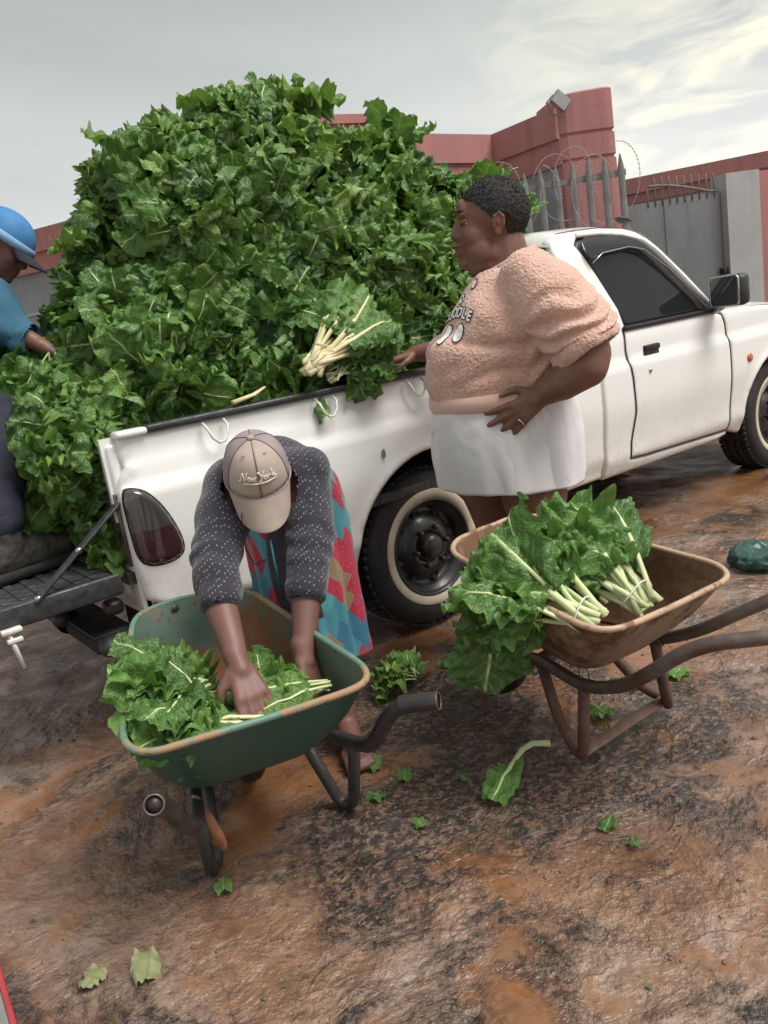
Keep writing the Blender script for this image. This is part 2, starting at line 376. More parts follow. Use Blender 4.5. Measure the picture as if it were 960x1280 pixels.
MT['stemcream'] = mat('cream_cut_chard_stem', (.74, .66, .42), (.62, .56, .30), 14, .4, .55, bump=.2, bscale=50, bdist=.003)
MT['stemheap'] = mat('greenish_chard_midrib', (.40, .48, .22), (.26, .36, .12), 18, .4, .55)
MT['mass'] = mat('leaf_mass_gap_shade', (.012, .04, .012), (.02, .06, .016), 12, .7)  # dark green standing for the shade between heap leaves
# ================================================================ THE SETTING
def ground_z(x, y):
    z = .016*nz((x, y, 0), .9, 1) + .012*nz((x, y, 3), 3.2, 2) + .006*nz((x, y, 7), 8, 3)
    q = nz((x*.6+y*.8, y*.5-x*.3, 1), 2.2, 5)                       # ridges pushed up by wheels and feet
    z -= .05*exp(-((x-1.35)**2+(y-.2)**2)/.5)
    z += .010*(1-abs(q)*2.4 if abs(q) < .41 else 0)*sm(-1, 1, nz((x, y, 0), .7, 8)*4)
    return z
def graded(lo, hi, a, b, step):
    r = []; x = a
    while x <= b: r.append(x); x += step
    s = step; x = a
    while x > lo: s *= 1.35; x -= s; r.insert(0, x)
    s = step; x = r[-1]
    while x < hi: s *= 1.35; x += s; r.append(x)
    return r
gx_ = graded(-500, 500, -1.2, 4.2, .022); gy_ = graded(-500, 500, -2.2, 2.2, .022)
gv = [(x, y, (ground_z(x, y) if (-3 < x < 12 and -4 < y < 8) else 0) - .012) for y in gy_ for x in gx_]
nx = len(gx_); gf = [(j*nx+i, j*nx+i+1, (j+1)*nx+i+1, (j+1)*nx+i) for j in range(len(gy_)-1) for i in range(nx-1)]
tag(put('ground', mk(gv, gf, name='ground'), None, MT['ground']), kind='structure')
def slab(g, a, b, th, z0, z1):
    """upright slab from plan point a to b, thickness th behind it (to the left of a->b)"""
    a = V((a[0], a[1], 0)); b = V((b[0], b[1], 0)); d = (b-a).normalized(); n = V((-d.y, d.x, 0))*th
    v = []
    for p in (a, b, b+n, a+n): v += [p+V((0, 0, z0)), p+V((0, 0, z1))]
    g.add(v, [(0, 2, 3, 1), (2, 4, 5, 3), (4, 6, 7, 5), (6, 0, 1, 7), (1, 3, 5, 7), (0, 6, 4, 2)]); return g
# --- wall on the left behind the heap
wl = thing('boundary_wall', (2.6, 5.6, 0), 'grey boundary wall with stepped pink coping behind the man in the blue cap', 'wall')
A, B = (0.95, 8.95), (3.75, 3.72)
slab(G(), A, B, .22, -.1, 2.40).put('wall_face', MT['grey'], wl, False)
slab(G(), (A[0]-.04, A[1]-.03), (B[0]-.04, B[1]-.03), .3, 2.40, 2.59).put('coping', MT['pink'], wl, False)
slab(G(), (A[0]-.075, A[1]-.05), (B[0]-.075, B[1]-.05), .36, 2.59, 2.82).put('coping', MT['pink'], wl, False)
slab(G(), (A[0]-.012, A[1]-.008), (B[0]-.012, B[1]-.008), .02, 1.96, 1.985).put('ledge', MT['cem'], wl, False)
gp = thing('gate_pillar', (4.05, 4.05, 0), 'tall square pink pillar rising behind the crest of the leafy heap', 'pillar')
slab(G(), (3.80, 4.05), (4.42, 3.95), .5, -.1, 3.14).put('shaft', MT['pink'], gp, False)
slab(G(), (3.77, 4.01), (4.45, 3.91), .57, 3.14, 3.22).put('cap', MT['pink'], gp, False)
# --- recessed wall, its return and the end pillar
wr = thing('recessed_wall', (5.0, 3.5, 0), 'grey wall with deep banded pink top that turns a corner behind the standing woman', 'wall')
def banded(g0, g1, g2, a, b, back):
    slab(g0, a, b, .2, -.1, 2.42)
    d = (V((b[0]-a[0], b[1]-a[1], 0))).normalized(); n = V((d.y, -d.x, 0))
    o = lambda p, k: (p[0]+n.x*k, p[1]+n.y*k)
    slab(g1, o(a, .025), o(b, .025), .25, 2.42, 2.64); slab(g2, o(a, .055), o(b, .055), .3, 2.64, 2.90)
g0, g1, g2 = G(), G(), G(); banded(g0, g1, g2, (4.0, 3.42), (5.66, 3.42), 1)
g0.put('wall_face', MT['grey'], wr, False); g1.put('coping', MT['pink'], wr, False); g2.put('coping', MT['pink'], wr, False)
g0, g1, g2 = G(), G(), G(); banded(g0, g1, g2, (5.56, 3.40), (5.50, 2.52), 1)
g0.put('wall_face', MT['grey'], wr, False); g1.put('coping', MT['pink'], wr, False); g2.put('coping', MT['pink'], wr, False)
ep = thing('end_pillar', (5.8, 2.6, 0), 'broad pink pillar with two scored bands at the free end of the recessed wall', 'pillar')
g = G(); a = V((5.475, 2.50, 0)); dr = V((.87, -.49, 0)).normalized(); nb = V((-dr.y, dr.x, 0))
prof = [(-.02, .10), (0, .02), (.06, -.012), (.14, -.02), (.44, -.02), (.50, -.01), (.53, .04), (.53, .5), (-.02, .5)]
lev = [(-.1, 0), (2.42, 0), (2.424, .014), (2.45, .014), (2.454, 0), (2.64, 0), (2.644, .014), (2.67, .014), (2.674, 0), (2.985, 0), (3.0, .02), (3.0, .1)]
rings = []
for z, ins in lev:
    c = V((.255, .22, 0)); ring = []
    for x, y in prof:
        k = 1-ins/.26; p = V((c.x+(x-c.x)*k, c.y+(y-c.y)*k, 0)); q = a + dr*p.x + nb*p.y; ring.append(V((q.x, q.y, z + (.02*sm(0, .3, x) if z > 2.9 else 0))))
    rings.append(ring)
g.loft(rings).put('shaft', MT['pink'], ep, False)
# --- floodlights
def floodlight(loc, yaw, label, tilt=.9, s=1.):
    t = thing('floodlight', loc, label, 'floodlight', 'floodlights on the wall')
    M = Matrix.Translation(loc) @ Matrix.Rotation(yaw, 4, 'Z') @ Matrix.Rotation(tilt, 4, 'Y') @ Matrix.Diagonal((s, s, s, 1))
    G().box((-.13, -.03, -.10), (.13, .03, .10), M, .012).put('housing', MT['iron'], t, False)
    g = G(); g.box((-.115, -.042, -.085), (.115, -.032, .085), M); g.put('lens', MT['cem'], t, False)
    g = G(); g.tube([M @ V((-.14, 0, 0)), M @ V((-.15, .02, -.14)), M @ V((0, .05, -.2)), M @ V((.15, .02, -.14)), M @ V((.14, 0, 0))], .012*s, 6); g.put('bracket', MT['iron'], t)
floodlight((5.43, 2.43, 2.93), radians(-28), 'small grey floodlight fixed at the top left corner of the broad pink pillar', .75, .62)
floodlight((3.74, 4.15, 3.22), radians(-40), 'dark framed floodlight peeping over the leaves beside the tall pillar', .45, 1.15)
# --- palisade fence in front of the return wall
pf = thing('palisade_fence', (5.0, 2.2, 0), 'grey steel palisade fence with pointed pales in front of the pink wall', 'fence')
P0, P1 = V((4.62, 2.78, 0)), V((5.55, 1.95, 0)); dv = (P1-P0); n = 10
pale = None
for i in range(n):
    p = P0 + dv*(i/(n-1)) + V((0, 0, 0)); q = dv.normalized(); nn = V((q.y, -q.x, 0)); w2 = .031; g = G(); top = 2.40 + .03*(i/(n-1)) + .012*sin(i*2.1)
    if pale is None:
        prof = [(-w2, 0), (-w2*.35, -.014), (w2*.35, -.014), (w2, 0), (w2*.35, -.009), (-w2*.35, -.009)]
        rings = [[q*(x*k) + nn*(-y) + V((0, 0, z)) for x, y in prof] for z, k in ((.05, 1), (2.22, 1), (2.34, .2))]
        g.loft(rings); pale = g.me('pale'); pale.materials.append(MT['iron'])
        pale.transform(Matrix.Translation((0, 0, 0)))
    o = bpy.data.objects.new('pale', pale); COL.objects.link(o); o.parent = pf; o.location = p - pf.location + V((0, 0, top-2.40))
g = G(); g.box((0, -.02, -.025), (dv.length+.1, .02, .025), Matrix.Translation(P0 - dv.normalized()*.05 + V((0, 0, 2.22)) + V((.02, .03, 0))) @ Matrix.Rotation(atan2(dv.y, dv.x), 4, 'Z')); g.put('rail', MT['iron'], pf, False)
g = G(); g.box((0, -.02, -.025), (dv.length+.1, .02, .025), Matrix.Translation(P0 - dv.normalized()*.05 + V((0, 0, .5)) + V((.02, .03, 0))) @ Matrix.Rotation(atan2(dv.y, dv.x), 4, 'Z')); g.put('rail', MT['iron'], pf, False)
# --- razor wire coils looping over the fence
rw = thing('razor_wire', (5.0, 2.3, 1.8), 'loose silver razor wire coiled along the palisade fence', 'razor wire')
rr_ = random.Random(3)
for i in range(7):
    c = P0 + dv*(i/6*.90-.02) + V((-.05, -.06, 2.13 + rr_.uniform(-.08, .08))); R = rr_.uniform(.22, .33); q = dv.normalized()
    pts = []; ph = rr_.uniform(0, 6)
    for k in range(26):
        a_ = 2*pi*k/25*.96 + ph; pts.append(c + q*(R*cos(a_)*.8 + k*.006) + V((.25, .3, 0)).normalized()*(R*.35*cos(a_+1)) + V((0, 0, R*sin(a_)*1.05)))
    g = G(); g.tube(pts, .0026, 4, False)
    for k in range(1, 25):
        for dlt in (0, .5):
            p = pts[k].lerp(pts[k+1], dlt); d2 = (pts[k+1]-pts[k]).normalized(); g.box((-.002, -.009, -.003), (.002, .009, .003), Matrix.Translation(p) @ d2.to_track_quat('X', 'Z').to_matrix().to_4x4())
    g.put('wire_loop', MT['wire'], rw, False)
# --- far wall and grey sheet gate on the right
fw_ = thing('far_wall', (9.0, 3.6, 0), 'long wall with a weathered pink band running behind the grey sheet gate', 'wall')
a, b = (7.3, 6.45), (10.6, 1.3)
slab(G(), a, b, .2, -.1, 2.28).put('wall_face', MT['cem'], fw_, False)
slab(G(), (a[0]-.03, a[1]-.02), (b[0]-.03, b[1]-.02), .26, 2.28, 2.40).put('coping', MT['pink'], fw_, False)
slab(G(), (a[0]-.06, a[1]-.04), (b[0]-.06, b[1]-.04), .3, 2.40, 2.59).put('coping', MT['pink'], fw_, False)

sg = thing('sheet_gate', (6.6, 2.75, 0), 'grey sheet metal gate with rusty right edge beyond the truck cab', 'gate')
ga, gb = (5.5, 3.59), (7.38, 2.11)
slab(G(), ga, gb, .05, .06, 2.05).put('sheet', MT['greyg'], sg, False)
gd = (V((gb[0]-ga[0], gb[1]-ga[1], 0))).normalized(); gn = V((gd.y, -gd.x, 0))
for k in (.0, .6, 1.2, 1.8): 
    p = V((ga[0], ga[1], 0)) + gd*(k+.03); slab(G(), (p + gn*.008).to_tuple()[:2], (p+gd*.02+gn*.008).to_tuple()[:2], .01, .1, 2.04).put('weld_strip', MT['greyg'], sg, False)
g = G(); pA = V((gb[0], gb[1], 0)) - gd*.72
for i in range(10):
    p = pA + gd*(.075*i) + V((0, 0, 2.05)); hh = .24 - .006*i if i else .15
    g = G(); g.tube([p - V((0, 0, .05)), p + V((0, 0, hh*.86)), p + V((0, 0, hh))], [.009, .009, .001], 6); g.put('spike', MT['iron'], sg)
g = G(); g.tube([pA + gd*(.05*i) + V((0, 0, 2.06 + .14*max(0, cos(i/14*pi*.55)))) for i in range(0, 15)], .012, 6); g.put('curved_rail', MT['iron'], sg)
g = G(); g.box((-.05, -.03, -.03), (.05, .03, .03), Matrix.Translation(V((gb[0], gb[1], 1.26)) + gn*.04), .008); g.tube([V((gb[0], gb[1], 1.20)) + gn*.03, V((gb[0], gb[1], 1.06)) + gn*.03], .012, 6); g.put('latch', MT['dark'], sg)
cp = thing('cement_post', (7.5, 2.0, 0), 'plain grey cement gate post to the right of the sheet gate', 'gate post')
slab(G(), (7.37, 2.02), (7.72, 1.86), .25, -.1, 2.2).put('shaft', MT['cem'], cp, False)
pp = thing('pink_post', (8.0, 1.9, 0), 'faded pink gate post at the picture edge next to the cement post', 'gate post')
slab(G(), (7.82, 1.98), (8.4, 1.72), .3, .25, 2.2).put('shaft', MT['pink'], pp, False)
slab(G(), (7.80, 1.955), (8.42, 1.675), .36, -.1, .25).put('plinth', MT['iron'], pp, False)
# --- barred gate glimpsed at the left edge
bgt = thing('barred_gate', (1.2, 7.3, 0), 'dark grey gate panel outlined in white tube at the left edge under the blue sleeve', 'gate')
ba, bb = (1.05, 8.40), (1.92, 6.78)
_d = V((B[0]-A[0], B[1]-A[1], 0)).normalized(); _n = V((_d.y, -_d.x, 0))
if _n.dot(CAM - V((A[0], A[1], 0))) < 0: _n = -_n
_P = lambda k, off, z: V((A[0], A[1], z)) + _d*k + _n*off
slab(G(), _P(-1.2, .10, 0).to_tuple()[:2], _P(1.72, .10, 0).to_tuple()[:2], .03, .1, 1.74).put('sheet', MT['iron'], bgt, False)
g = G()
for z in (.35, 1.22, 1.70): g.tube([_P(-1.2, .15, z), _P(1.70, .15, z)], .016, 6)
g.put('rail', MT['hook'], bgt)
for k in (1.70, 1.42, 1.12, .82, .52, .22): G().tube([_P(k, .155, .3), _P(k, .155, 1.70)], .014, 6).put('bar', MT['hook'], bgt)
# --- a strip of dry verge along the left wall
gvv = []; 
tag(slab(G(), _P(-3, .2, 0).to_tuple()[:2], _P(6, .2, 0).to_tuple()[:2], 1.1 if _n.x*_d.y-_n.y*_d.x < 0 else -1.1, -.02, .012).put('verge', mat('dry_verge', (.30, .24, .12), (.20, .17, .08), 8, .9, bump=.6, bscale=40, bdist=.02), None, False), kind='structure')
# ================================================================ THE TRUCK  (rear of the bed at x = 0, near side at y = 0)
TW = 1.66
TR = thing('pickup_truck', (2.2, .83, 0), 'white pickup truck with its tailgate down, bed piled high with green chard', 'pickup truck')
def inpoly(p, poly):
    x, y = p; r = False; n = len(poly)
    for i in range(n):
        x1, y1 = poly[i]; x2, y2 = poly[i-1]
        if (y1 > y) != (y2 > y) and x < (x2-x1)*(y-y1)/(y2-y1)+x1: r = not r
    return r
def dpoly(p, poly):
    b = 9; P = V(p)
    for i in range(len(poly)):
        a = V(poly[i-1]); c = V(poly[i]); d = c-a; k = max(0, min(1, (P-a).dot(d)/max(d.length_squared, 1e-9))); b = min(b, (P-a-d*k).length)
    return b
def densify(poly, step):
    r = []
    for i in range(len(poly)):
        a = V(poly[i]); c = V(poly[(i+1) % len(poly)]); n = max(1, int((c-a).length/step))
        for k in range(n): q = a.lerp(c, k/n); r.append((q.x, q.y))
    return r
def chaikin(poly, it=2):
    for _ in range(it):
        r = []
        for i in range(len(poly)):
            a = V(poly[i]); c = V(poly[(i+1) % len(poly)]); r += [tuple(a.lerp(c, .25)), tuple(a.lerp(c, .75))]
        poly = r
    return poly
def skin(poly, tf, step=.05, lip=.03, rnd_edge=.006, far=False):
    """sheet metal panel: outline in (x, z), y from tf(x, z), edges turned inwards by lip"""
    pl = densify(poly, step*.7)
    xs = [p[0] for p in pl]; zs = [p[1] for p in pl]; pts = [V(p) for p in pl]; x = min(xs)
    while x < max(xs):
        z = min(zs)
        while z < max(zs):
            if inpoly((x, z), pl) and dpoly((x, z), pl) > step*.45: pts.append(V((x, z)))
            z += step
        x += step
    for p0, p1, p2 in zip([pl[-1]]+pl[:-1], pl, pl[1:]+pl[:1]):
        t_ = (V(p2)-V(p0)).normalized()
        for k in (.013, .030):
            for sg_ in (1, -1):
                q = V(p1) + V((-t_.y, t_.x))*k*sg_
                if inpoly(q, pl) and dpoly(q, pl) > k*.8: pts.append(q)
    vv, ee, ff, _, _, _ = delaunay_2d_cdt(pts, [], [list(range(len(pl)))], 1, 1e-5)
    v = []
    for p in vv:
        d = dpoly(p, pl); e_ = max(0, 1-d/.012) if rnd_edge else 0
        v.append((p.x, tf(p.x, p.y) + rnd_edge*e_*e_, p.y))
    f = [tuple(q) for q in ff]
    cnt = {}
    for q in f:
        for i in range(len(q)): cnt[(q[i], q[(i+1) % len(q)])] = 1
    bd = [k for k in cnt if (k[1], k[0]) not in cnt]; mp_ = {}
    for a_, b_ in bd:
        for k in (a_, b_):
            if k not in mp_: mp_[k] = len(v); v.append((v[k][0], v[k][1]+lip, v[k][2]))
    f += [(b_, a_, mp_[a_], mp_[b_]) for a_, b_ in bd]
    if far: v = [(x, TW-y, z) for x, y, z in v]
    me = mk(v, f); bm = bmesh.new(); bm.from_mesh(me); bmesh.ops.recalc_face_normals(bm, faces=bm.faces); bm.to_mesh(me); bm.free()
    return me
def arc(cx, cz, r, a0, a1, n): return [(cx+r*cos(radians(lerp(a0, a1, k/n))), cz+r*sin(radians(lerp(a0, a1, k/n)))) for k in range(n+1)]
RWX, FWX, WZ, WR, AR = 1.335, 4.25, .305, .352, .43
def t_bed(x, z):
    t = .030
    t -= .030*sm(1.055, 1.02, z)*0
    t += -.014*sm(.968, .948, z) - .024*sm(.895, .874, z)            # stepped shoulders
    t += .020*sm(.72, .46, z) + .03*sm(.46, .34, z)
    if x < .14: t += .05*(1-sm(.0, .14, x))**2
    for c in (RWX, FWX):                                             # flared arch lip
        d = abs(sqrt((x-c)**2+(z-WZ-.01)**2)-AR)
        if z > .3: t -= .014*exp(-(d/.028)**2)
    return t
def t_cab(x, z):
    t = .014 - .008*sm(1.06, 1.0, z)
    t += -.016*sm(.897, .876, z) + .022*sm(.70, .44, z) + .035*sm(.42, .30, z)
    if z > 1.06: t += (z-1.06)*.24 + .03*sm(1.42, 1.6, z)
    d = abs(sqrt((x-FWX)**2+(z-WZ-.01)**2)-AR)
    if z > .3 and x > 3.6: t -= .014*exp(-(d/.028)**2)
    if x > 4.5: t += .10*((x-4.5)/.45)**2
    return t
bed = [(.085, 1.045), (2.485, 1.045), (2.485, .335), (RWX+AR*.995, .335)] + arc(RWX, WZ+.01, AR, 0, 180, 26)[1:-1] + [(RWX-AR*.995, .335), (.70, .36), (.35, .43), (.13, .455), (.06, .50), (.045, .62), (.045, .86), (.055, .91), (.082, .95), (.072, .985)]
put('bed_side', skin(bed, t_bed, .024), TR, MT['paint'])
put('bed_side', skin(bed, t_bed, .12, far=True), TR, MT['paint'])
for y0, lab in ((.0, 0), (TW-.075, 1)):
    G().box((.175, y0+.012, 1.045), (2.48, y0+.07, 1.070), None, .008).put('rail_capping', MT['rail'], TR)
    G().box((.072, y0+.008, 1.043), (.177, y0+.075, 1.067), None, .009).put('rail_end', MT['paint'], TR)
    G().box((.03, y0+.066 if not lab else y0, .775), (2.45, y0+.085 if not lab else y0+.02, 1.05)).put('inner_side', MT['paint'], TR, False)
G().box((.02, .06, .56), (2.47, TW-.06, .60)).put('bed_floor', MT['liner'], TR, False)
G().box((2.42, .03, .56), (2.47, TW-.03, 1.06), None, .01).put('front_board', MT['paint'], TR, False)
for y0 in (.035, TW-.155):
    G().box((.045, y0+.015, .46), (.09, y0+.12, 1.03), None, .012).put('rear_post', MT['paint'], TR)
G().box((.05, .05, .44), (.085, TW-.05, .575), None, .01).put('rear_sill', MT['paint'], TR)
# tail lamp wrapped round the corner
tl = chaikin([(.050, .872), (.075, .882), (.120, .862), (.170, .790), (.205, .69), (.205, .632), (.15, .612), (.075, .622), (.054, .66), (.050, .76)], 1)
lamp = put('tail_lamp', skin(tl, lambda x, z: t_bed(x, z)-.012, .03, .03, .008), TR, MT['tail'])
put('lamp_seal', skin(chaikin([(.045, .878), (.075, .889), (.124, .867), (.175, .793), (.210, .69), (.210, .628), (.152, .607), (.072, .616), (.049, .655), (.046, .76)], 2), lambda x, z: t_bed(x, z)-.003, .05, .012, .002), lamp, MT['rubber'])
G().box((.034, .055, .62), (.046, .15, .87), None, .005).put('tail_lamp', MT['tail'], TR)
# white tie-down hooks under the rail
for x in (.41, .87, 1.31, 1.80, 2.2):
    g = G(); pts = [V((x-.04, .014, 1.038)), V((x-.038, -.012, 1.02)), V((x-.028, -.02, .985)), V((x-.008, -.022, .966)), V((x+.012, -.022, .968)), V((x+.030, -.02, .99)), V((x+.038, -.012, 1.02)), V((x+.04, .014, 1.038))]
    g.tube(pts, .0048, 8); g.put('tie_hook', MT['hook'], TR)
# tailgate let down level, its stays and hinges
tg = G(); tg.box((-.46, .05, .555), (-.02, TW-.05, .612), None, .012); tgo = tg.put('tailgate', MT['liner'], TR)
G().box((-.462, .030, .548), (-.01, .052, .620), None, .008).put('edge_trim', MT['rail'], tgo)
for k in range(7):
    G().box((-.42+.055*k, .09, .612), (-.395+.055*k, TW-.09, .6175), None, .002).put('tread_rib', MT['liner'], tgo)
for y in (.042, TW-.042):
    g = G(); a = V((-.27, y-.004, .618)); b = V((.05, y+.016, .845)); d = b-a
    M = Matrix.Translation((a+b)/2) @ d.to_track_quat('X', 'Y').to_matrix().to_4x4()
    g.box((-d.length/2-.015, -.005, -.020), (d.length/2+.015, .005, .020), M, .004); g.put('stay_arm', MT['rail'], TR)
    g = G()
    for p in (a, b, a.lerp(b, .48)): g.lathe([(0, -.016), (.009, -.015), (.011, -.009), (.011, 0)], p+V((0, -.002, 0)), 'y', 12)
    g.put('rivet', MT['chrome'], TR)
g = G(); g.box((-.115, .13, .335), (.03, TW-.13, .392), None, .018); bpo = g.put('step_bumper', MT['dark'], TR)
G().box((-.11, .15, .390), (.025, TW-.15, .399), None, .003).put('tread_plate', MT['black'], bpo)
for y in (.12, TW-.12):
    g = G(); g.cap((-.075, y, .362), .036, (.0, y+.01, .362), .036); g.put('bumper_end', MT['black'], bpo)
G().box((-.05, .13, .455), (.01, .20, .505), None, .015).put('bump_stop', MT['black'], TR)
g = G(); g.tube([(-.06, .50, .40), (-.11, .50, .40), (-.12, .50, .42)], .016, 8); g.ell((-.12, .50, .40), (.034, .034, .034)); g.lathe([(.045, -.02), (.045, .02), (.02, .03)], (-.10, .50, .385), 'y', 14); g.put('tow_ball', MT['black'], TR)
# chassis and wheel wells
G().box((.1, .32, .30), (4.7, .44, .42)).put('chassis_rail', MT['dark'], TR, False)
G().box((.1, TW-.44, .30), (4.7, TW-.32, .42)).put('chassis_rail', MT['dark'], TR, False)
G().box((2.5, .08, .33), (4.55, TW-.08, .40)).put('floor_pan', MT['dark'], TR, False)
for cx in (RWX, FWX):
    for s in (0, 1):
        g = G(); v = []; pr = arc(cx, WZ+.01, AR-.004, -8, 188, 22)
        y0, y1 = (.045, .36) if not s else (TW-.045, TW-.36)
        for x, z in pr: v += [V((x, y0, z)), V((x, y1, z))]
        g.add(v, [(2*i, 2*i+1, 2*i+3, 2*i+2) for i in range(len(pr)-1)]); g.add([V((x, y1, z)) for x, z in pr], [tuple(range(len(pr)))]); g.put('wheel_well', MT['dark'], TR)
G().tube([(RWX, .2, WZ), (RWX, TW-.2, WZ)], .05, 10).put('axle', MT['dark'], TR)
def flap(): 
    g = G(); g.box((RWX-AR-.012, .06, .17), (RWX-AR+.004, .27, .46), Matrix.Identity(4), .004); return g
flap().put('mud_flap', MT['black'], TR)
def wheel(cx, y, s, wz=WZ):
    c = V((cx, y, wz)); d = s                     # s = 1: outer face towards -y
    g = G(); pr = [(.215, .02), (.235, -.004), (.262, -.014), (.300, -.014), (.328, -.002), (.343, .018), (.350, .045), (.352, .10), (.350, .16), (.343, .19), (.30, .215), (.21, .20)]
    g.lathe([(r*WR/.352, h*d) for r, h in pr], c, 'y', 64)
    for k in range(56):                                             # tread blocks
        for row, (h0, h1) in enumerate(((.012, .055), (.066, .10), (.112, .15), (.158, .198))):
            a0 = 2*pi*(k+.5*(row % 2))/56; M = Matrix.Translation(c) @ Matrix.Rotation(-a0, 4, 'Y')
            rr = .350 if row in (0, 3) else .3535
            g.box((rr-.006, min(h0*d, h1*d), -.0145), (rr+.004, max(h0*d, h1*d), .0145), M)
    ty = g.put('tyre', MT['rubber'], TR)
    g = G(); g.lathe([(.212, .004*d), (.214, -.0085*d), (.238, -.0135*d), (.252, -.0165*d), (.256, -.0145*d), (.257, -.008*d)], c, 'y', 64); g.put('whitewall', MT['whitewall'], ty)
    g = G(); g.lathe([(.216, .012*d), (.217, -.010*d), (.207, -.014*d), (.203, -.004*d), (.196, .012*d), (.183, .020*d), (.176, .045*d), (.165, .062*d), (.150, .058*d), (.135, .040*d), (.105, .018*d), (.088, .012*d), (.070, .016*d), (.062, .034*d), (.058, .034*d)], c, 'y', 64)
    ri = g.put('rim', MT['rim'], TR)
    for k in range(8):
        g = G(); a0 = 2*pi*k/8+.2; M = Matrix.Translation(c) @ Matrix.Rotation(-a0, 4, 'Y')
        v = []
        for q, (rx, rz) in enumerate(((.020, .013), (.019, .012), (.008, .004))):
            for j in range(12): v.append(M @ V((.148+rx*cos(2*pi*j/12), (.046-.0045+.004*q)*d, rz*1.5*sin(2*pi*j/12))))
        g.add(v, [(i*12+j, i*12+(j+1) % 12, (i+1)*12+(j+1) % 12, (i+1)*12+j) for i in range(2) for j in range(12)] + [tuple(24+j for j in range(12))])
        g.put('rim_vent', MT['dark'], ri)
    for k in range(6):
        a0 = 2*pi*k/6+.1; g = G(); g.lathe([(.012, .016*d), (.012, -.008*d), (.008, -.014*d), (0, -.015*d)], c + V((.087*cos(a0), 0, .087*sin(a0))), 'y', 6)
        g.put('wheel_nut', MT['rim'], ri)
    g = G(); g.lathe([(.056, .035*d), (.056, .0*d), (.050, -.018*d), (.030, -.026*d), (0, -.028*d)], c, 'y', 24); g.put('hub_cap', MT['rim'], ri)
wheel(RWX, .075, 1); wheel(FWX+.05, .065, 1, .335); wheel(RWX, TW-.075, -1); wheel(FWX, TW-.075, -1, .335)
# cab
cabside = [(2.50, 1.045), (2.475, 1.10), (2.42, 1.30), (2.375, 1.46), (2.385, 1.535), (2.43, 1.565), (2.60, 1.572), (2.60, 1.535), (2.555, 1.50), (2.665, 1.30), (2.735, 1.16), (2.745, 1.066), (2.722, 1.055), (2.716, .95), (2.742, .80), (2.748, .62), (2.71, .47), (2.702, .385), (2.84, .372), (3.683, .338), (3.683, .318), (3.60, .305), (2.50, .322)]
put('cab_side', skin(cabside, t_cab, .03), TR, MT['paint'])
roofrail = [(2.602, 1.572), (2.80, 1.576), (3.00, 1.562), (3.10, 1.535), (3.16, 1.497), (3.40, 1.285), (3.60, 1.085), (3.575, 1.068), (3.535, 1.075), (3.34, 1.265), (3.12, 1.462), (3.05, 1.500), (2.96, 1.522), (2.80, 1.538), (2.602, 1.537)]
put('roof_rail', skin(roofrail, t_cab, .04, .04), TR, MT['paint'])
door = [(2.729, 1.050), (3.575, 1.048), (3.640, 1.03), (3.668, .97), (3.690, .80), (3.690, .60), (3.680, .347), (2.84, .380), (2.709, .392), (2.717, .47), (2.756, .62), (2.750, .80), (2.723, .95)]
DR = put('door', skin(door, t_cab, .028), TR, MT['paint'])
win = chaikin([(2.765, 1.075), (2.765, 1.075), (2.70, 1.22), (2.60, 1.44), (2.60, 1.475), (2.65, 1.50), (2.95, 1.492), (3.06, 1.458), (3.20, 1.335), (3.47, 1.085), (3.47, 1.078)], 2)
put('window_frame', skin(chaikin([(2.745, 1.062), (2.745, 1.062), (2.675, 1.22), (2.57, 1.45), (2.57, 1.50), (2.62, 1.528), (2.95, 1.520), (3.08, 1.488), (3.24, 1.350), (3.53, 1.075), (3.53, 1.065)], 2), lambda x, z: t_cab(x, z)+.012, .05, .03, .003), DR, MT['black'])
put('window_glass', skin(win, lambda x, z: t_cab(x, z)+.004, .06, .006, 0), DR, MT['glass'])
# rain visor along the top of the window, with its pale reflection edge
vis = [(2.572, 1.452), (2.585, 1.505), (2.64, 1.531), (2.95, 1.524), (3.09, 1.490), (3.25, 1.352), (3.535, 1.085), (3.50, 1.082), (3.22, 1.325), (3.05, 1.440), (2.93, 1.462), (2.70, 1.445), (2.62, 1.420), (2.60, 1.405)]
put('rain_visor', skin(vis, lambda x, z: t_cab(x, z)-.018 - .01*sm(1.54, 1.40, z), .04, .004, .002), DR, MT['visor'])
g = G(); g.tube([(x, t_cab(x, z)-.026, z) for x, z in ((2.605, 1.402), (2.70, 1.443), (2.93, 1.460), (3.05, 1.438), (3.22, 1.323), (3.36, 1.20), (3.49, 1.087))], .004, 6); g.put('visor_edge', MT['chrome'], DR)
g = G(); g.box((2.725, t_cab(3, 1.06)-.014, 1.048), (3.575, t_cab(3, 1.06)+.02, 1.070), None, .006); g.put('belt_moulding', MT['rubber'], DR)
g = G(); dl = densify(door, .03); g.tube([(x, t_cab(x, z)+.0035, z) for x, z in dl + dl[:1]], .0036, 6, False); g.put('door_gap_shade', MT['rubber'], DR)  # added dark line stands in for the shade in the door gap
# door handle and lock
g = G(); g.box((2.865, t_cab(2.9, .92)-.005, .895), (3.005, t_cab(2.9, .92)+.02, .955), None, .008); g.put('handle_recess', MT['black'], DR)
g = G(); g.box((2.872, t_cab(2.9, .92)-.016, .925), (3.0, t_cab(2.9, .92)-.002, .952), None, .006); g.put('handle', MT['rubber'], DR)
g = G(); g.lathe([(0, -.008), (.010, -.007), (.013, 0), (.013, .01)], (2.893, t_cab(2.9, .82), .822), 'y', 16); g.put('lock', MT['chrome'], DR)
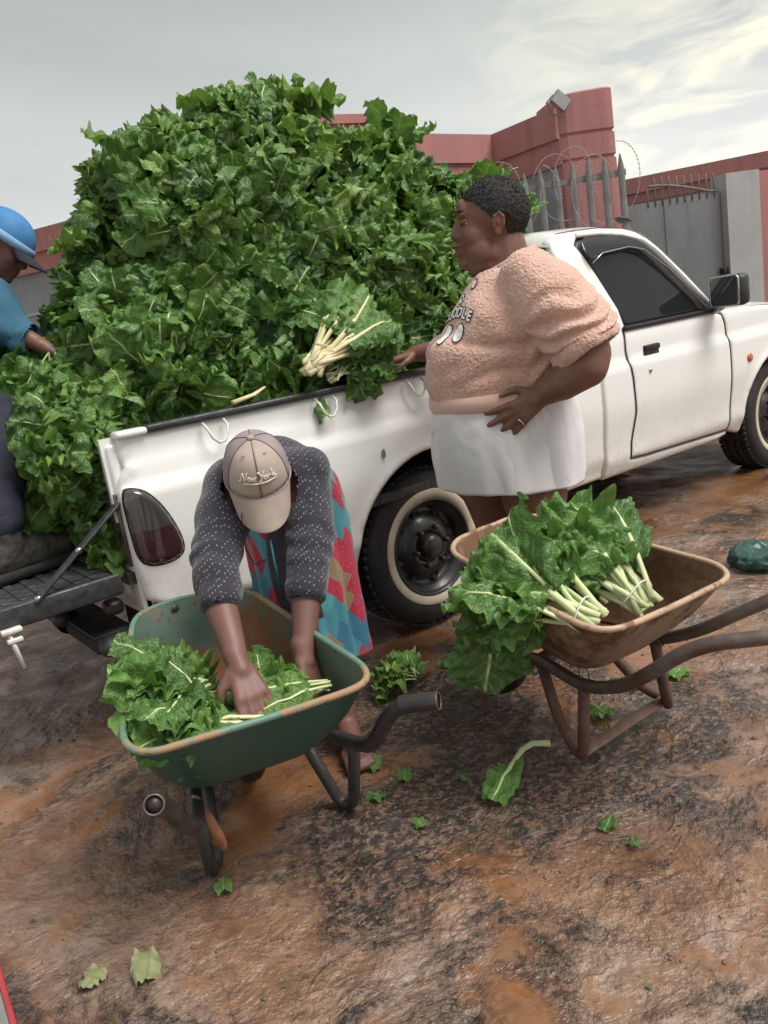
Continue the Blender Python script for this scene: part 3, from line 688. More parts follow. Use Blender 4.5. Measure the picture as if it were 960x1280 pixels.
# mirror on its arm
mi = G(); MM = Matrix.Translation((3.53, -.115, 1.155)) @ Matrix.Rotation(radians(-14), 4, 'Z')
mi.box((-.045, -.105, -.085), (.045, .105, .085), MM, .03); mo = mi.put('mirror', MT['black'], TR)
g = G(); g.box((-.050, -.095, -.075), (-.044, .095, .075), MM, .0); g.put('mirror_glass', MT['mirrorglass'], mo, False)
g = G(); g.tube([MM @ V((-.048, .1*cx, .08*cz)) for cx, cz in ((-1, -.8), (-.85, -1), (.85, -1), (1, -.8), (1, .8), (.85, 1), (-.85, 1), (-1, .8), (-1, -.8))], .006, 6); g.put('mirror_rim', MT['chrome'], mo)
g = G(); g.tube([(3.53, -.08, 1.085), (3.545, -.02, 1.055), (3.565, .03, 1.05)], .018, 8); g.put('mirror_arm', MT['chrome'], mo)
# front fender, bonnet, nose
fen = [(3.648, 1.03), (3.62, 1.052), (3.9, 1.045), (4.30, 1.015), (4.70, .965), (4.86, .93), (4.90, .86), (4.92, .60), (4.90, .45), (FWX+AR*.99, .40)] + arc(FWX, WZ+.01, AR, 5, 182, 26)[1:] + [(3.688, .345), (3.698, .60), (3.698, .80), (3.676, .97)]
fn = put('front_fender', skin(fen, t_cab, .03), TR, MT['paint'])
put('front_fender', skin(fen, t_cab, .12, far=True), TR, MT['paint'])
put('cab_side', skin([(2.50, 1.045), (2.42, 1.3), (2.385, 1.535), (2.43, 1.565), (2.8, 1.576), (3.0, 1.562), (3.16, 1.497), (3.6, 1.085), (3.62, 1.045), (3.69, .8), (3.683, .318), (2.5, .322)], t_cab, .12, far=True), TR, MT['paint'])
g = G(); g.ell((3.893, t_cab(3.9, .742)-.002, .742), (.030, .012, .026)); g.put('side_repeater', MT['orange'], fn)
def crown(x, k, z0, rise, edge):                                   # k across 0..1
    return z0 + rise*(1-abs(2*k-1)**2.6)
v = []; xs = [3.62, 3.75, 3.95, 4.2, 4.5, 4.72, 4.86, 4.91]; zz = [1.052, 1.050, 1.042, 1.026, .994, .962, .93, .88]; K = 18
for x, z in zip(xs, zz):
    for k in range(K+1): q = k/K; e0 = t_cab(x, min(z, 1.05))+.004; v.append((x, lerp(e0, TW-e0, q), crown(x, q, z, .055*sm(4.95, 4.6, x)+.01, 0)))
put('bonnet', mk(v, [(i*(K+1)+j, (i+1)*(K+1)+j, (i+1)*(K+1)+j+1, i*(K+1)+j+1) for i in range(len(xs)-1) for j in range(K)]), TR, MT['paint'])
G().box((4.86, .16, .62), (4.90, TW-.16, .88), None, .02).put('grille', MT['black'], TR)
for y in (.13, TW-.40): G().box((4.875, y, .66), (4.925, y+.27, .84), None, .02).put('headlight', MT['chrome'], TR)
G().box((4.84, .06, .38), (4.99, TW-.06, .58), None, .05).put('front_bumper', MT['black'], TR)
# roof, glass front and back
v = []; xs = [2.375, 2.40, 2.46, 2.60, 2.80, 2.98, 3.06, 3.12, 3.15]; zz = [1.50, 1.545, 1.566, 1.574, 1.578, 1.566, 1.552, 1.53, 1.50]; K = 20
for x, z in zip(xs, zz):
    for k in range(K+1): q = k/K; e0 = t_cab(x, z)-.001; v.append((x, lerp(e0, TW-e0, q), z + .045*(1-abs(2*q-1)**3)))
put('roof', mk(v, [(i*(K+1)+j, (i+1)*(K+1)+j, (i+1)*(K+1)+j+1, i*(K+1)+j+1) for i in range(len(xs)-1) for j in range(K)]), TR, MT['paint'])
v = []; 
for x, z in ((3.14, 1.505), (3.30, 1.36), (3.46, 1.21), (3.61, 1.066)):
    for k in range(13): q = k/12; e0 = t_cab(x, z)+.012; v.append((x+.05*(1-(2*q-1)**2), lerp(e0, TW-e0, q), z))
put('windscreen', mk(v, [(i*13+j, (i+1)*13+j, (i+1)*13+j+1, i*13+j+1) for i in range(3) for j in range(12)]), TR, MT['glass'])
g = G(); g.box((2.46, .03, .60), (2.50, TW-.03, 1.12), None, .01); g.put('cab_back', MT['paint'], TR)
v = []
for x, z in ((2.48, 1.10), (2.43, 1.30), (2.39, 1.50)):
    for k in range(7): q = k/6; e0 = t_cab(x, z)+.02; v.append((x, lerp(e0, TW-e0, q), z))
put('rear_window', mk(v, [(i*7+j, i*7+j+1, (i+1)*7+j+1, (i+1)*7+j) for i in range(2) for j in range(6)]), TR, MT['glass'])
g = G(); g.ell((3.06, .20, 1.605), (.06, .035, .016), Matrix.Rotation(.25, 3, 'Y')); g.put('aerial_base', MT['black'], TR)
# seats and wheel inside
for y in (.18, .95):
    g = G(); g.box((2.70, y, .78), (2.84, y+.52, 1.30), Matrix.Identity(4), .06); g.box((2.75, y, .62), (3.2, y+.52, .80), None, .05); g.box((2.69, y+.13, 1.29), (2.80, y+.39, 1.46), None, .045); g.put('seat', MT['seat'], TR)
g = G(); g.box((3.40, .08, .80), (3.66, TW-.08, 1.06), None, .05); g.put('dashboard', MT['dark'], TR)
# ================================================================ CHARD LEAVES AND THE HEAP
def leaf_mesh(L, W, seed, mats, curl=.9, ruffle=1., stem=.12, nu=12, nv=18, sr=.008, fold=0.25, side=0., with_stem=True, name='leaf'):
    """one leaf: blade from the origin along +y, upper side +z; stem runs back along -y"""
    R = random.Random(seed); ph = [R.uniform(0, 6.28) for _ in range(8)]; fr = [R.uniform(3.2, 5.2), R.uniform(7, 10), R.uniform(12, 16)]
    lean = R.uniform(-.25, .25) + side; v = []; uv = []
    def bend(y):                                                   # centre line
        k = y/L; ang = curl*max(0, k)**1.4; n = 10; px = pz = 0
        for i in range(n):
            a = curl*max(0, k*(i+.5)/n)**1.4; px += cos(a)*y/n; pz -= sin(a)*y/n
        return px, pz, ang
    def width(k): 
        q = k*.97+.03; e_ = abs((q-.54)/(.56 if q > .54 else .60)); return W*max(0., 1-e_**3)**.5*(.74+.26*sm(0, .4, q))
    def pos(u, k):
        w_ = width(k)*(1+.07*sin(11*k+ph[5])*abs(u)); y = k*L; e_ = abs(u); s = 1 if u > 0 else -1
        tip = sm(.72, 1., k)
        m1 = max(e_, tip*.7); ss = math.tanh(u*3)
        z = ruffle*W*.17*m1**1.7*(sin(6.28*(1.2+.15*fr[0])*k+ph[0]+ss*1.1+tip*u*2)*.7 + sin(6.28*(2.3+.1*fr[1])*k+ph[1]+ss*2.3+tip*u*3)*.5)
        z += ruffle*W*.115*m1**2.4*sin(6.28*(4.6+.1*fr[2])*k+ph[2]-ss+2.5*noise.noise(V((k*3, ss, seed)))+u*5*tip) + ruffle*W*.06*m1**3*sin(6.28*7.4*k+ph[6]+ss+u*7*tip)
        z += ruffle*W*(.34*noise.noise(V((u*1.5, k*2.6, seed*3.7))) + .24*noise.noise(V((u*3.0, k*6., seed*1.3))) + .08*noise.noise(V((u*6, k*13., seed*2.3))))*(.55+.45*e_)
        z += fold*W*e_**1.3*.8 - .40*W*e_**3.5*(.6+.4*sin(5*k+ph[6]))
        x = u*w_*(1-.18*fold) + .035*W*e_*sin(6.28*3.2*k+ph[3]+ss) + .035*W*e_*sin(6.28*6.5*k+ph[7]); y2 = y + .02*L*e_*sin(6.28*2.2*k+ph[4]+ss*2)
        cx, cz, a = bend(y2)
        x += lean*L*k*k*.6
        return V((x, cx + z*sin(a), cz + z*cos(a)))
    for j in range(nv+1):
        for i in range(nu+1):
            u = -1+2*i/nu; v.append(pos(u, j/nv)); uv.append((i/nu, j/nv))
    f = [(j*(nu+1)+i, j*(nu+1)+i+1, (j+1)*(nu+1)+i+1, (j+1)*(nu+1)+i) for j in range(nv) for i in range(nu)]
    nb = len(f)
    g = G(); g.v = v; g.f = f
    if with_stem:
        pts = [V((0, -stem, -.10*stem)), V((0, -stem*.5, -.02*stem))] if stem > 0 else []
        rr = [sr*1.25, sr*1.1][:len(pts)]
        for k in (0, .15, .35, .55, .75, .9): pts.append(pos(0, k) + V((0, 0, sr*.15))); rr.append(sr*(1-k)**.8+.0012)
        g.tube(pts, rr, 6, True, .75, (0, 0, 1))
    uvs = uv + [(.5, .5)]*(len(g.v)-len(uv))
    me = mk(g.v, g.f, uvs, name)
    for m in mats: me.materials.append(m)
    me.polygons.foreach_set('use_smooth', [True]*len(me.polygons))
    me.polygons.foreach_set('material_index', [0 if i < nb else 1 for i in range(len(me.polygons))])
    return me
R0 = random.Random(11)
LEAVES = [leaf_mesh(R0.uniform(.18, .25), R0.uniform(.066, .098), 100+i, (MT['leaf'], MT['stemheap']), R0.uniform(.6, 2.1), R0.uniform(1.25, 1.9), .05, 12, 44, .0030, R0.uniform(-.1, .5)) for i in range(22)]
LIGHT = [leaf_mesh(R0.uniform(.19, .26), R0.uniform(.065, .09), 200+i, (MT['leaflight'], MT['stem']), R0.uniform(.4, 1.3), R0.uniform(.9, 1.4), .10, 14, 46, .0048, R0.uniform(0, .5)) for i in range(14)]
FLAT = [leaf_mesh(R0.uniform(.20, .26), R0.uniform(.07, .09), 300+i, (MT['leaflight'], MT['stem']), R0.uniform(.0, .55), R0.uniform(.9, 1.3), .08, 14, 46, .0050, R0.uniform(.2, .6)) for i in range(8)]
def frame(y, z):
    y = y.normalized(); z = (z - y*z.dot(y)); z = z.normalized() if z.length > 1e-4 else y.orthogonal().normalized(); x = y.cross(z)
    return Matrix(((x.x, y.x, z.x), (x.y, y.y, z.y), (x.z, y.z, z.z))).to_4x4()
def add_leaf(parent, me, base, d, up, s=1., roll=0., name='leaf'):
    o = bpy.data.objects.new(name, me); COL.objects.link(o); o.parent = parent
    o.matrix_basis = Matrix.Translation(V(base) - parent.location) @ frame(V(d), V(up)) @ Matrix.Rotation(roll, 4, 'Y') @ Matrix.Diagonal((s, s, s, 1)); return o
# the shape of the heap: overlapping mounds
MOUNDS = [((1.15, .78, 1.36), (.70, .60, .78)), ((.80, .75, 1.62), (.33, .48, .52)), ((1.72, .80, 1.44), (.45, .54, .62)), ((1.20, .80, 1.92), (.46, .45, .34)), ((1.2, .72, .93), (1.22, .62, .30)),
          ((.46, .70, 1.22), (.32, .52, .46)), ((.10, .56, .90), (.25, .42, .36)), ((.03, .70, 1.10), (.16, .34, .20)), ((2.10, .80, 1.32), (.30, .56, .56)), ((2.22, .45, 1.0), (.22, .32, .34)), ((2.20, .85, 1.66), (.24, .42, .30)), ((2.34, .78, 1.74), (.30, .40, .10)), ((1.3, .35, 1.22), (.90, .22, .40)), ((2.0, .34, 1.1), (.40, .2, .3))]
g = G()
for c, r in MOUNDS: g.ell(c, [x*.97 for x in r], None, 28, 16)
heap = union(g, .05, 3)
displace(heap, lambda c, n: n*(.075*nz(c, 2.4, 3) + .055*nz(c, 5.0, 4)))
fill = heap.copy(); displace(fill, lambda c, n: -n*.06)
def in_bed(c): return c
tag(put('leaf_mass', fill, None, MT['mass']), 'chard filler inside the truck load, coloured dark for the shade in its gaps', 'leaf mass', kind='stuff')  # filler under the bunches, its dark colour gives the shade in their gaps
# scatter bunches over the outside of the heap
tris = []; heap.calc_loop_triangles(); tot = 0
for t in heap.loop_triangles: tot += t.area; tris.append((tot, t))
import bisect
cum = [a for a, _ in tris]; RH = random.Random(21); spots = []
def region(p):
    if p.z > 2.02: return 'crest'
    if p.x < .22 and p.z < 1.12: return 'tail'
    if p.x > 1.75: return 'cab'
    if p.z < 1.22: return 'rail'
    return 'left' if p.x < .75 else 'face'
LAB = dict(crest=('dark green chard bunch at the very top of the truck heap', 'chard bunches on the crest of the heap'),
           tail=('bright green chard bunch spilling over the open tailgate', 'chard bunches spilling over the tailgate'),
           cab=('green chard bunch at the cab end of the heap behind the standing woman', 'chard bunches at the cab end of the heap'),
           rail=('green chard bunch low in the heap just above the bed rail', 'chard bunches along the bed rail'),
           left=('green chard bunch on the left shoulder of the heap above the tailgate', 'chard bunches on the left shoulder of the heap'),
           face=('ruffled green chard bunch halfway up the broad face of the heap', 'chard bunches on the face of the heap'))
for _ in range(40000):
    t = tris[bisect.bisect_left(cum, RH.random()*tot)][1]; a, b, c = (heap.vertices[i].co for i in t.vertices)
    u_, v_ = sqrt(RH.random()), RH.random(); p = a*(1-u_) + b*(u_*(1-v_)) + c*(u_*v_); n = t.normal
    if n.dot((CAM-p).normalized()) < -.35 or p.z < .63: continue
    if p.z < 1.06 and p.x > .02 and (p.y < .16 or n.y < -.3 and p.y < .3 and p.z < .95): continue
    if p.x < .02 and p.z < .86 and p.y < .62 or (p - V((.09, .58, 1.36))).length < .13: continue
    if p.x > 2.36 and p.z < 1.62: continue
    if any((p-q).length < .132 for q, _ in spots): continue
    spots.append((p, n.copy()))
for p, n in spots:
    rg = region(p); T = thing('chard_bunch', p, LAB[rg][0], 'chard bunch', LAB[rg][1])
    ax = (n*1.0 + V((0, 0, -.18)) + V((RH.gauss(0, .25), RH.gauss(0, .25), RH.gauss(0, .2)))).normalized(); ortho = ax.orthogonal().normalized()
    light = RH.random() < (.5 if p.z < 1.35 else .25); k = RH.randint(11, 14); off = RH.uniform(0, 6.28)
    base = p - ax*.115
    for i in range(k):
        th = radians(RH.uniform(12, 78) if i > 2 else RH.uniform(0, 25)); a_ = off + i*2.4
        rad = Quaternion(ax, a_) @ ortho; d = ax*cos(th) + rad*sin(th) + V((0, 0, -.12)); upv = rad*(-cos(th)) + ax*sin(th)
        add_leaf(T, RH.choice(LIGHT if (light and RH.random() < .75) else LEAVES), base + rad*.02, d, upv, RH.uniform(.66, 1.08), RH.uniform(-.6, .6))
for i, (c, d, s) in enumerate((((1.42, .70, 2.18), (.15, -.05, 1), 1.2), ((1.36, .72, 2.16), (-.1, 0, 1), 1.0), ((.66, .72, 2.04), (-.3, -.1, .9), 1.0), ((1.98, .74, 2.02), (.25, -.1, .95), 1.15), ((1.85, .72, 2.04), (.05, -.1, 1), .95), ((.42, .74, 1.72), (-.7, -.1, .6), 1.0), ((1.0, .70, 2.18), (-.2, -.1, 1), .85), ((2.34, .62, 1.74), (.35, -.2, .8), 1.2), ((2.50, .74, 1.72), (.4, -.2, .8), 1.1))):
    T = thing('chard_bunch', V(c), ('tallest', 'second tallest', 'upright', 'pale upright', 'curly upright', 'sideways', 'short upright', 'yellowish', 'bright')[i] + ' chard sprig ' + ('rising from the highest point of the heap', 'just beside the highest sprig on the heap', 'on the upper left edge of the heap', 'on the right crest of the heap below the pink coping', 'on the crest of the heap before the pink pillar', 'jutting from the left flank of the heap', 'on the crest left of the highest sprig', 'behind the standing woman\'s head', 'over the cab roof behind the standing woman\'s neck')[i], 'chard bunch')
    ax = V(d).normalized(); o_ = ax.orthogonal().normalized()
    for k in range(6):
        rad = Quaternion(ax, k*2.4) @ o_; th = RH.uniform(.1, .45); add_leaf(T, RH.choice(LIGHT if i in (3, 7, 8, 1) else LEAVES), V(c) + rad*.02, ax*cos(th) + rad*sin(th), rad*-cos(th) + ax*sin(th), s*RH.uniform(.85, 1.1), RH.uniform(-.4, .4))
print('bunches', len(spots))
# ================================================================ PEOPLE
def m_skin(name, c1, c2, rough=.52):
    m, t, b = nodes(name); vec = coords(t)
    r = ramp(t, noise_(t, vec, 9, 5, .6), [(.35, c1), (.65, c2)])
    t.links.new(r.outputs[0], b.inputs['Base Color']); b.inputs['Roughness'].default_value = rough
    b.inputs['Subsurface Weight'].default_value = .12; b.inputs['Subsurface Radius'].default_value = (.02, .008, .005); b.inputs['Subsurface Scale'].default_value = .4
    bump_(t, b, noise_(t, vec, 320, 3), .12, .0015); return m
MT['skin'] = m_skin('dark_brown_skin', (.21, .098, .070), (.155, .068, .049))
MT['skinleg'] = m_skin('dusty_brown_leg_skin', (.25, .115, .075), (.19, .085, .056), .6)
MT['skinb'] = m_skin('deep_brown_skin', (.150, .068, .053), (.18, .084, .066))
MT['hair'] = mat('short_black_hair', (.013, .012, .013), (.026, .023, .024), 60, .75, .9, bump=.8, bscale=230, bdist=.004)
def m_fleece():
    m, t, b = nodes('peach_sherpa_fleece'); vec = coords(t)
    vo = nd(t, 'ShaderNodeTexVoronoi', feature='SMOOTH_F1', Scale=150.); t.links.new(vec, vo.inputs['Vector'])
    n2 = noise_(t, vec, 70, 5, .7); big = noise_(t, vec, 3.2, 4)
    c = mixc(t, ramp(t, n2, [(.35, 0.), (.65, 1.)]).outputs[0], (.62, .365, .285), (.74, .49, .405))
    gx = t.nodes.new('ShaderNodeSeparateXYZ'); t.links.new(vec, gx.inputs[0])
    dirt = math_(t, 'MULTIPLY', ramp(t, big, [(.48, 0.), (.66, .6)]).outputs[0], nd_range(t, gx.outputs['Z'], 1.16, 1.0))
    t.links.new(mixc(t, dirt, c, (.44, .22, .11)), b.inputs['Base Color']); b.inputs['Roughness'].default_value = .95
    b.inputs['Sheen Weight'].default_value = .5; b.inputs['Sheen Roughness'].default_value = .45; b.inputs['Specular IOR Level'].default_value = .2
    h = math_(t, 'ADD', math_(t, 'MULTIPLY', vo.outputs['Distance'], -1.), math_(t, 'MULTIPLY', n2, .8)); bump_(t, b, h, .65, .008); return m
def nd_range(t, src, a, b):
    r = nd(t, 'ShaderNodeMapRange', **{'From Min': a, 'From Max': b, 'To Min': 0., 'To Max': 1.}); t.links.new(src, r.inputs['Value']); return r.outputs[0]
MT['fleece'] = m_fleece()
MT['rib'] = mat('peach_ribbed_band', (.68, .44, .36), (.60, .38, .31), 8, .9, bump=.4, bscale=300, bdist=.003, sheen=.3)
MT['skirt'] = mat('soiled_white_jersey', (.72, .70, .72), (.64, .61, .62), 5, .85, bump=.15, bscale=260, bdist=.002, sheen=.1)
def m_soil():
    m = MT['skirt']; t = m.node_tree; b = t.nodes['Principled BSDF']; vec = coords(t); old = b.inputs['Base Color'].links[0].from_socket
    k = ramp(t, noise_(t, vec, 9, 6, .7), [(.63, 0.), (.72, .55)]).outputs[0]
    t.links.new(mixc(t, k, old, (.36, .25, .17)), b.inputs['Base Color'])
m_soil()
MT['print'] = mat('white_print', (.82, .82, .80), (.72, .72, .71), 40, .7)
MT['inkline'] = mat('black_print_outline', (.03, .025, .025), (.05, .04, .04), 40, .7)
MT['gold'] = mat('pale_gold', (.75, .62, .38), None, 20, .25, metal=1)
def m_knit():
    m, t, b = nodes('navy_knit_with_pale_flecks'); uv = t.nodes.new('ShaderNodeTexCoord'); sx = t.nodes.new('ShaderNodeSeparateXYZ'); t.links.new(uv.outputs['Object'], sx.inputs[0])
    mp_ = nd(t, 'ShaderNodeMapping'); mp_.inputs['Rotation'].default_value = (.25, .3, .5); mp_.inputs['Scale'].default_value = (120, 120, 75); t.links.new(uv.outputs['Object'], mp_.inputs['Vector'])
    vo = nd(t, 'ShaderNodeTexVoronoi', feature='F1', Scale=1., Randomness=.25); t.links.new(mp_.outputs[0], vo.inputs['Vector'])
    sp = ramp(t, vo.outputs['Distance'], [(.16, 1.), (.30, 0.)]).outputs[0]
    c = mixc(t, math_(t, 'MULTIPLY', sp, .75), mixc(t, noise_(t, uv.outputs['Object'], 7, 4), (.021, .020, .033), (.040, .037, .052)), (.30, .28, .31))
    t.links.new(c, b.inputs['Base Color']); b.inputs['Roughness'].default_value = .95; b.inputs['Sheen Weight'].default_value = .3
    bump_(t, b, math_(t, 'ADD', sp, noise_(t, uv.outputs['Object'], 260, 2)), .35, .003); return m
MT['knit'] = m_knit()
MT['navy'] = mat('dark_navy_cloth', (.016, .018, .034), (.026, .028, .045), 9, .9, bump=.3, bscale=120, bdist=.003)
MT['purple'] = mat('dark_purple_cloth', (.05, .035, .06), (.075, .055, .08), 9, .9, bump=.3, bscale=120, bdist=.003)
MT['capbeige'] = mat('dusty_beige_cotton', (.44, .36, .31), (.36, .285, .25), 16, .9, bump=.35, bscale=300, bdist=.002, lo=.4, hi=.7)
MT['cappurple'] = mat('faded_mauve_cotton', (.30, .24, .255), (.24, .19, .21), 16, .9, bump=.35, bscale=300, bdist=.002)
MT['thread'] = mat('off_white_thread', (.70, .64, .58), (.62, .56, .50), 60, .8, bump=.3, bscale=400, bdist=.001)
MT['seam'] = mat('dark_stitching', (.16, .12, .11), None, 30, .9)
def m_wrap():
    m, t, b = nodes('teal_printed_wrap_cloth'); tc_ = t.nodes.new('ShaderNodeTexCoord'); mp_ = nd(t, 'ShaderNodeMapping'); t.links.new(tc_.outputs['UV'], mp_.inputs['Vector'])
    mp_.inputs['Rotation'].default_value = (0, 0, .62); mp_.inputs['Scale'].default_value = (21, 13, 1)
    dn = nd(t, 'ShaderNodeTexNoise', Scale=9., Detail=3.); t.links.new(tc_.outputs['UV'], dn.inputs['Vector']); dv_ = t.nodes.new('ShaderNodeVectorMath'); dv_.operation = 'ADD'; ds_ = nd(t, 'ShaderNodeVectorMath', operation='SCALE', Scale=.9); t.links.new(dn.outputs['Color'], ds_.inputs[0]); t.links.new(mp_.outputs[0], dv_.inputs[0]); t.links.new(ds_.outputs[0], dv_.inputs[1]); mp_ = dv_
    br = nd(t, 'ShaderNodeTexBrick', Scale=1., offset=.5); br.inputs['Mortar Size'].default_value = .0; br.inputs['Brick Width'].default_value = 1.25; br.inputs['Row Height'].default_value = .8
    br.inputs['Color1'].default_value = (0, 0, 0, 1); br.inputs['Color2'].default_value = (1, 1, 1, 1); t.links.new(mp_.outputs[0], br.inputs['Vector'])
    r = ramp(t, br.outputs['Color'], [(0, (.05, .21, .26)), (.22, (.07, .27, .31)), (.36, (.36, .022, .05)), (.56, (.03, .14, .22)), (.64, (.42, .28, .15)), (.80, (.06, .24, .30))]); r.color_ramp.interpolation = 'CONSTANT'
    vo = nd(t, 'ShaderNodeTexVoronoi', Scale=6.); t.links.new(mp_.outputs[0], vo.inputs['Vector'])
    wv = nd(t, 'ShaderNodeTexWave', Scale=3.2, Distortion=0., bands_direction='X'); t.links.new(mp_.outputs[0], wv.inputs[0])
    tan = ramp(t, br.outputs['Color'], [(0, 0.), (.64, 1.), (.80, 0.)]); tan.color_ramp.interpolation = 'CONSTANT'
    red = ramp(t, br.outputs['Color'], [(0, 0.), (.36, 1.), (.56, 0.)]); red.color_ramp.interpolation = 'CONSTANT'
    c = mixc(t, math_(t, 'MULTIPLY', tan.outputs[0], ramp(t, wv.outputs['Fac'], [(.45, 0.), (.55, 1.)]).outputs[0]), r.outputs[0], (.07, .05, .05))
    c = mixc(t, math_(t, 'MULTIPLY', red.outputs[0], ramp(t, vo.outputs['Distance'], [(.16, .8), (.22, 0.)]).outputs[0]), c, (.42, .22, .25))
    t.links.new(c, b.inputs['Base Color']); b.inputs['Roughness'].default_value = .85; b.inputs['Sheen Weight'].default_value = .1
    bump_(t, b, noise_(t, tc_.outputs['Object'], 260, 2), .15, .002); return m
MT['wrap'] = m_wrap()
MT['bluecloth'] = mat('washed_blue_work_shirt', (.038, .130, .205), (.027, .095, .16), 7, .85, bump=.3, bscale=160, bdist=.003)
MT['bluecap'] = mat('bright_blue_cap', (.035, .165, .40), (.08, .27, .50), 9, .8, bump=.2, bscale=200, bdist=.002)
MT['leather'] = mat('worn_black_boot_leather', (.028, .026, .025), (.085, .075, .068), 18, .5, .75, bump=.5, bscale=70, bdist=.004)
MT['teal'] = mat('teal_cord', (.05, .30, .30), None, 20, .7)
MT['eye'] = mat('eye_white', (.55, .50, .46), None, 20, .3)
MT['pupil'] = mat('dark_iris', (.012, .009, .008), None, 20, .2)
MT['lip'] = m_skin('lip_skin', (.20, .085, .075), (.15, .06, .052), .4)
def hand(g, wrist, d, n, thumb, sc=1.0, curls=(18, 22, 20), spread=.10, curl_each=(1, 1, 1, 1), thumb_curl=.3, fat=1.):
    """palm and five fingers: d along the fingers, n out of the palm, thumb = +1 if the thumb lies on the side d x n"""
    wrist = V(wrist); d = V(d).normalized(); n = V(n); n = (n - d*n.dot(d)).normalized(); s = d.cross(n)*thumb
    P = lambda a, b, c=0: wrist + d*(a*sc) + s*(b*sc) + n*(c*sc)
    for q in (-.026, -.009, .009, .026): g.cap(P(.012, q*.62), .017*sc, P(.082 - abs(q-.006)*.22, q*1.08), .0145*sc, 10)
    g.cap(P(-.03, 0), .027*sc, P(.015, 0), .026*sc, 12)
    L = ((.036, .022, .018), (.044, .029, .021), (.047, .032, .022), (.042, .027, .020))
    for i, q in enumerate((-.032, -.0115, .0105, .031)):
        p = P(.086 - abs(q-.006)*.25, q*1.06, 0); a_ = (i-1.5)*spread; fd = (d*cos(a_) + s*sin(a_)); fn = n.copy(); r = (.0088, .0098, .0102, .0098)[i]*sc*fat; ang = 0
        for j in range(3):
            ang = radians(curls[j]*curl_each[i]); fd, fn = fd*cos(ang) + fn*sin(ang), fn*cos(ang) - fd*sin(ang)
            q2 = p + fd*(L[i][j]*sc); g.cap(p, r*(1-.08*j), q2, r*(.92-.10*j), 10); p = q2
    p = P(.012, .024, .004); td = (d*.62 + s*.72 + n*.25).normalized(); q2 = p + td*.042*sc; g.cap(p, .0155*sc, q2, .0125*sc, 10)
    td = (d*.85 + s*.38 + n*thumb_curl).normalized(); q3 = q2 + td*.031*sc; g.cap(q2, .0120*sc, q3, .0108*sc, 10)
    td = (d*.95 + s*.15 + n*thumb_curl*1.3).normalized(); g.cap(q3, .0105*sc, q3 + td*.024*sc, .0088*sc, 10)
def foot(g, ankle, d, L=.25, r=1.):
    a = V(ankle); d = V((d[0], d[1], 0)).normalized(); s = V((-d.y, d.x, 0)); z0 = V((0, 0, -a.z))
    g.cap(a, .042*r, a + z0 + d*-.03 + V((0, 0, .038)), .038*r); g.cap(a + z0 - d*.035 + V((0, 0, .034)), .033*r, a + z0 + d*(L*.55) + V((0, 0, .032)), .034*r)
    g.cap(a + V((0, 0, -.01)), .036*r, a + z0 + d*(L*.5) + V((0, 0, .045)), .032*r)
    for i, k in enumerate((-.036, -.018, 0, .018, .034)): g.cap(a + z0 + d*(L*.45) + s*k*.8 + V((0, 0, .026)), .020*r, a + z0 + d*(L*(.70+.05*sin(1+i*.55))) + s*k + V((0, 0, .014)), .0125*r, 8)
def head(g, C, f, h, sc=1., face=True):
    """head centred at C, f forwards, h up"""
    f = V(f).normalized(); h = V(h); h = (h-f*h.dot(f)).normalized(); l = h.cross(f)
    R = Matrix(((f.x, l.x, h.x), (f.y, l.y, h.y), (f.z, l.z, h.z)))
    P = lambda a, b, c: V(C) + R @ V((a*sc, b*sc, c*sc)); E = lambda c, r: g.ell(P(*c), [x*sc for x in r], R)
    E((-.01, 0, .03), (.098, .076, .088)); E((.03, 0, -.035), (.066, .060, .080)); E((.035, 0, -.085), (.05, .045, .032))
    g.cap(P(.088, 0, .012), .009*sc, P(.104, 0, -.028), .013*sc)
    for s in (1, -1): E((.092, .013*s, -.032), (.012, .010, .009)); E((-.012, .076*s, -.01), (.018, .010, .030)); E((.082, .028*s, .024), (.014, .024, .009)); E((.055, .038*s, -.025), (.030, .022, .026))
    E((.092, 0, -.058), (.011, .022, .0075)); E((.090, 0, -.074), (.012, .020, .0085)); E((.080, 0, -.10), (.018, .022, .016))
    return P, R
# ---------------------------------------------------------------- the standing woman
WO = V((1.386, -.542, 0)); W1 = V((-.787, .617, 0)); W2 = V((-.617, -.787, 0))
def L_(a, b, z): return WO + W1*a + W2*b + V((0, 0, z))
def loc(p): q = V(p) - WO; return q.dot(W1), q.dot(W2), q.z
RW = Matrix(((W1.x, W2.x, 0), (W1.y, W2.y, 0), (0, 0, 1)))
PW = thing('person', WO, 'woman in peach fleece pullover and white skirt standing with one hand on her hip', 'person')
g = G(); E = lambda c, r: g.ell(L_(*c), r, RW, 22, 14)
E((.058, 0, 1.575), (.112, .092, .106)); E((.120, 0, 1.50), (.074, .074, .098)); E((.098, 0, 1.442), (.080, .082, .058)); E((.100, 0, 1.405), (.066, .074, .045)); E((.155, 0, 1.595), (.028, .052, .045))
g.cap(L_(.182, 0, 1.565), .012, L_(.198, 0, 1.522), .0165)
for s in (1, -1):
    E((.186, .018*s, 1.514), (.015, .015, .012)); E((.166, .030*s, 1.582), (.014, .026, .010)); E((.135, .044*s, 1.505), (.042, .034, .045)); E((.115, .045*s, 1.455), (.055, .040, .050))
    E((.058, .090*s, 1.533), (.022, .010, .036)); E((.062, .092*s, 1.505), (.014, .010, .014)); g.tube([L_(.078, .095*s, 1.52), L_(.074, .102*s, 1.555), L_(.055, .104*s, 1.57), L_(.038, .103*s, 1.55), L_(.042, .101*s, 1.52)], .006, 8)
E((.191, 0, 1.486), (.019, .030, .0105)); E((.188, 0, 1.460), (.020, .027, .0115)); E((.176, 0, 1.425), (.022, .030, .020))
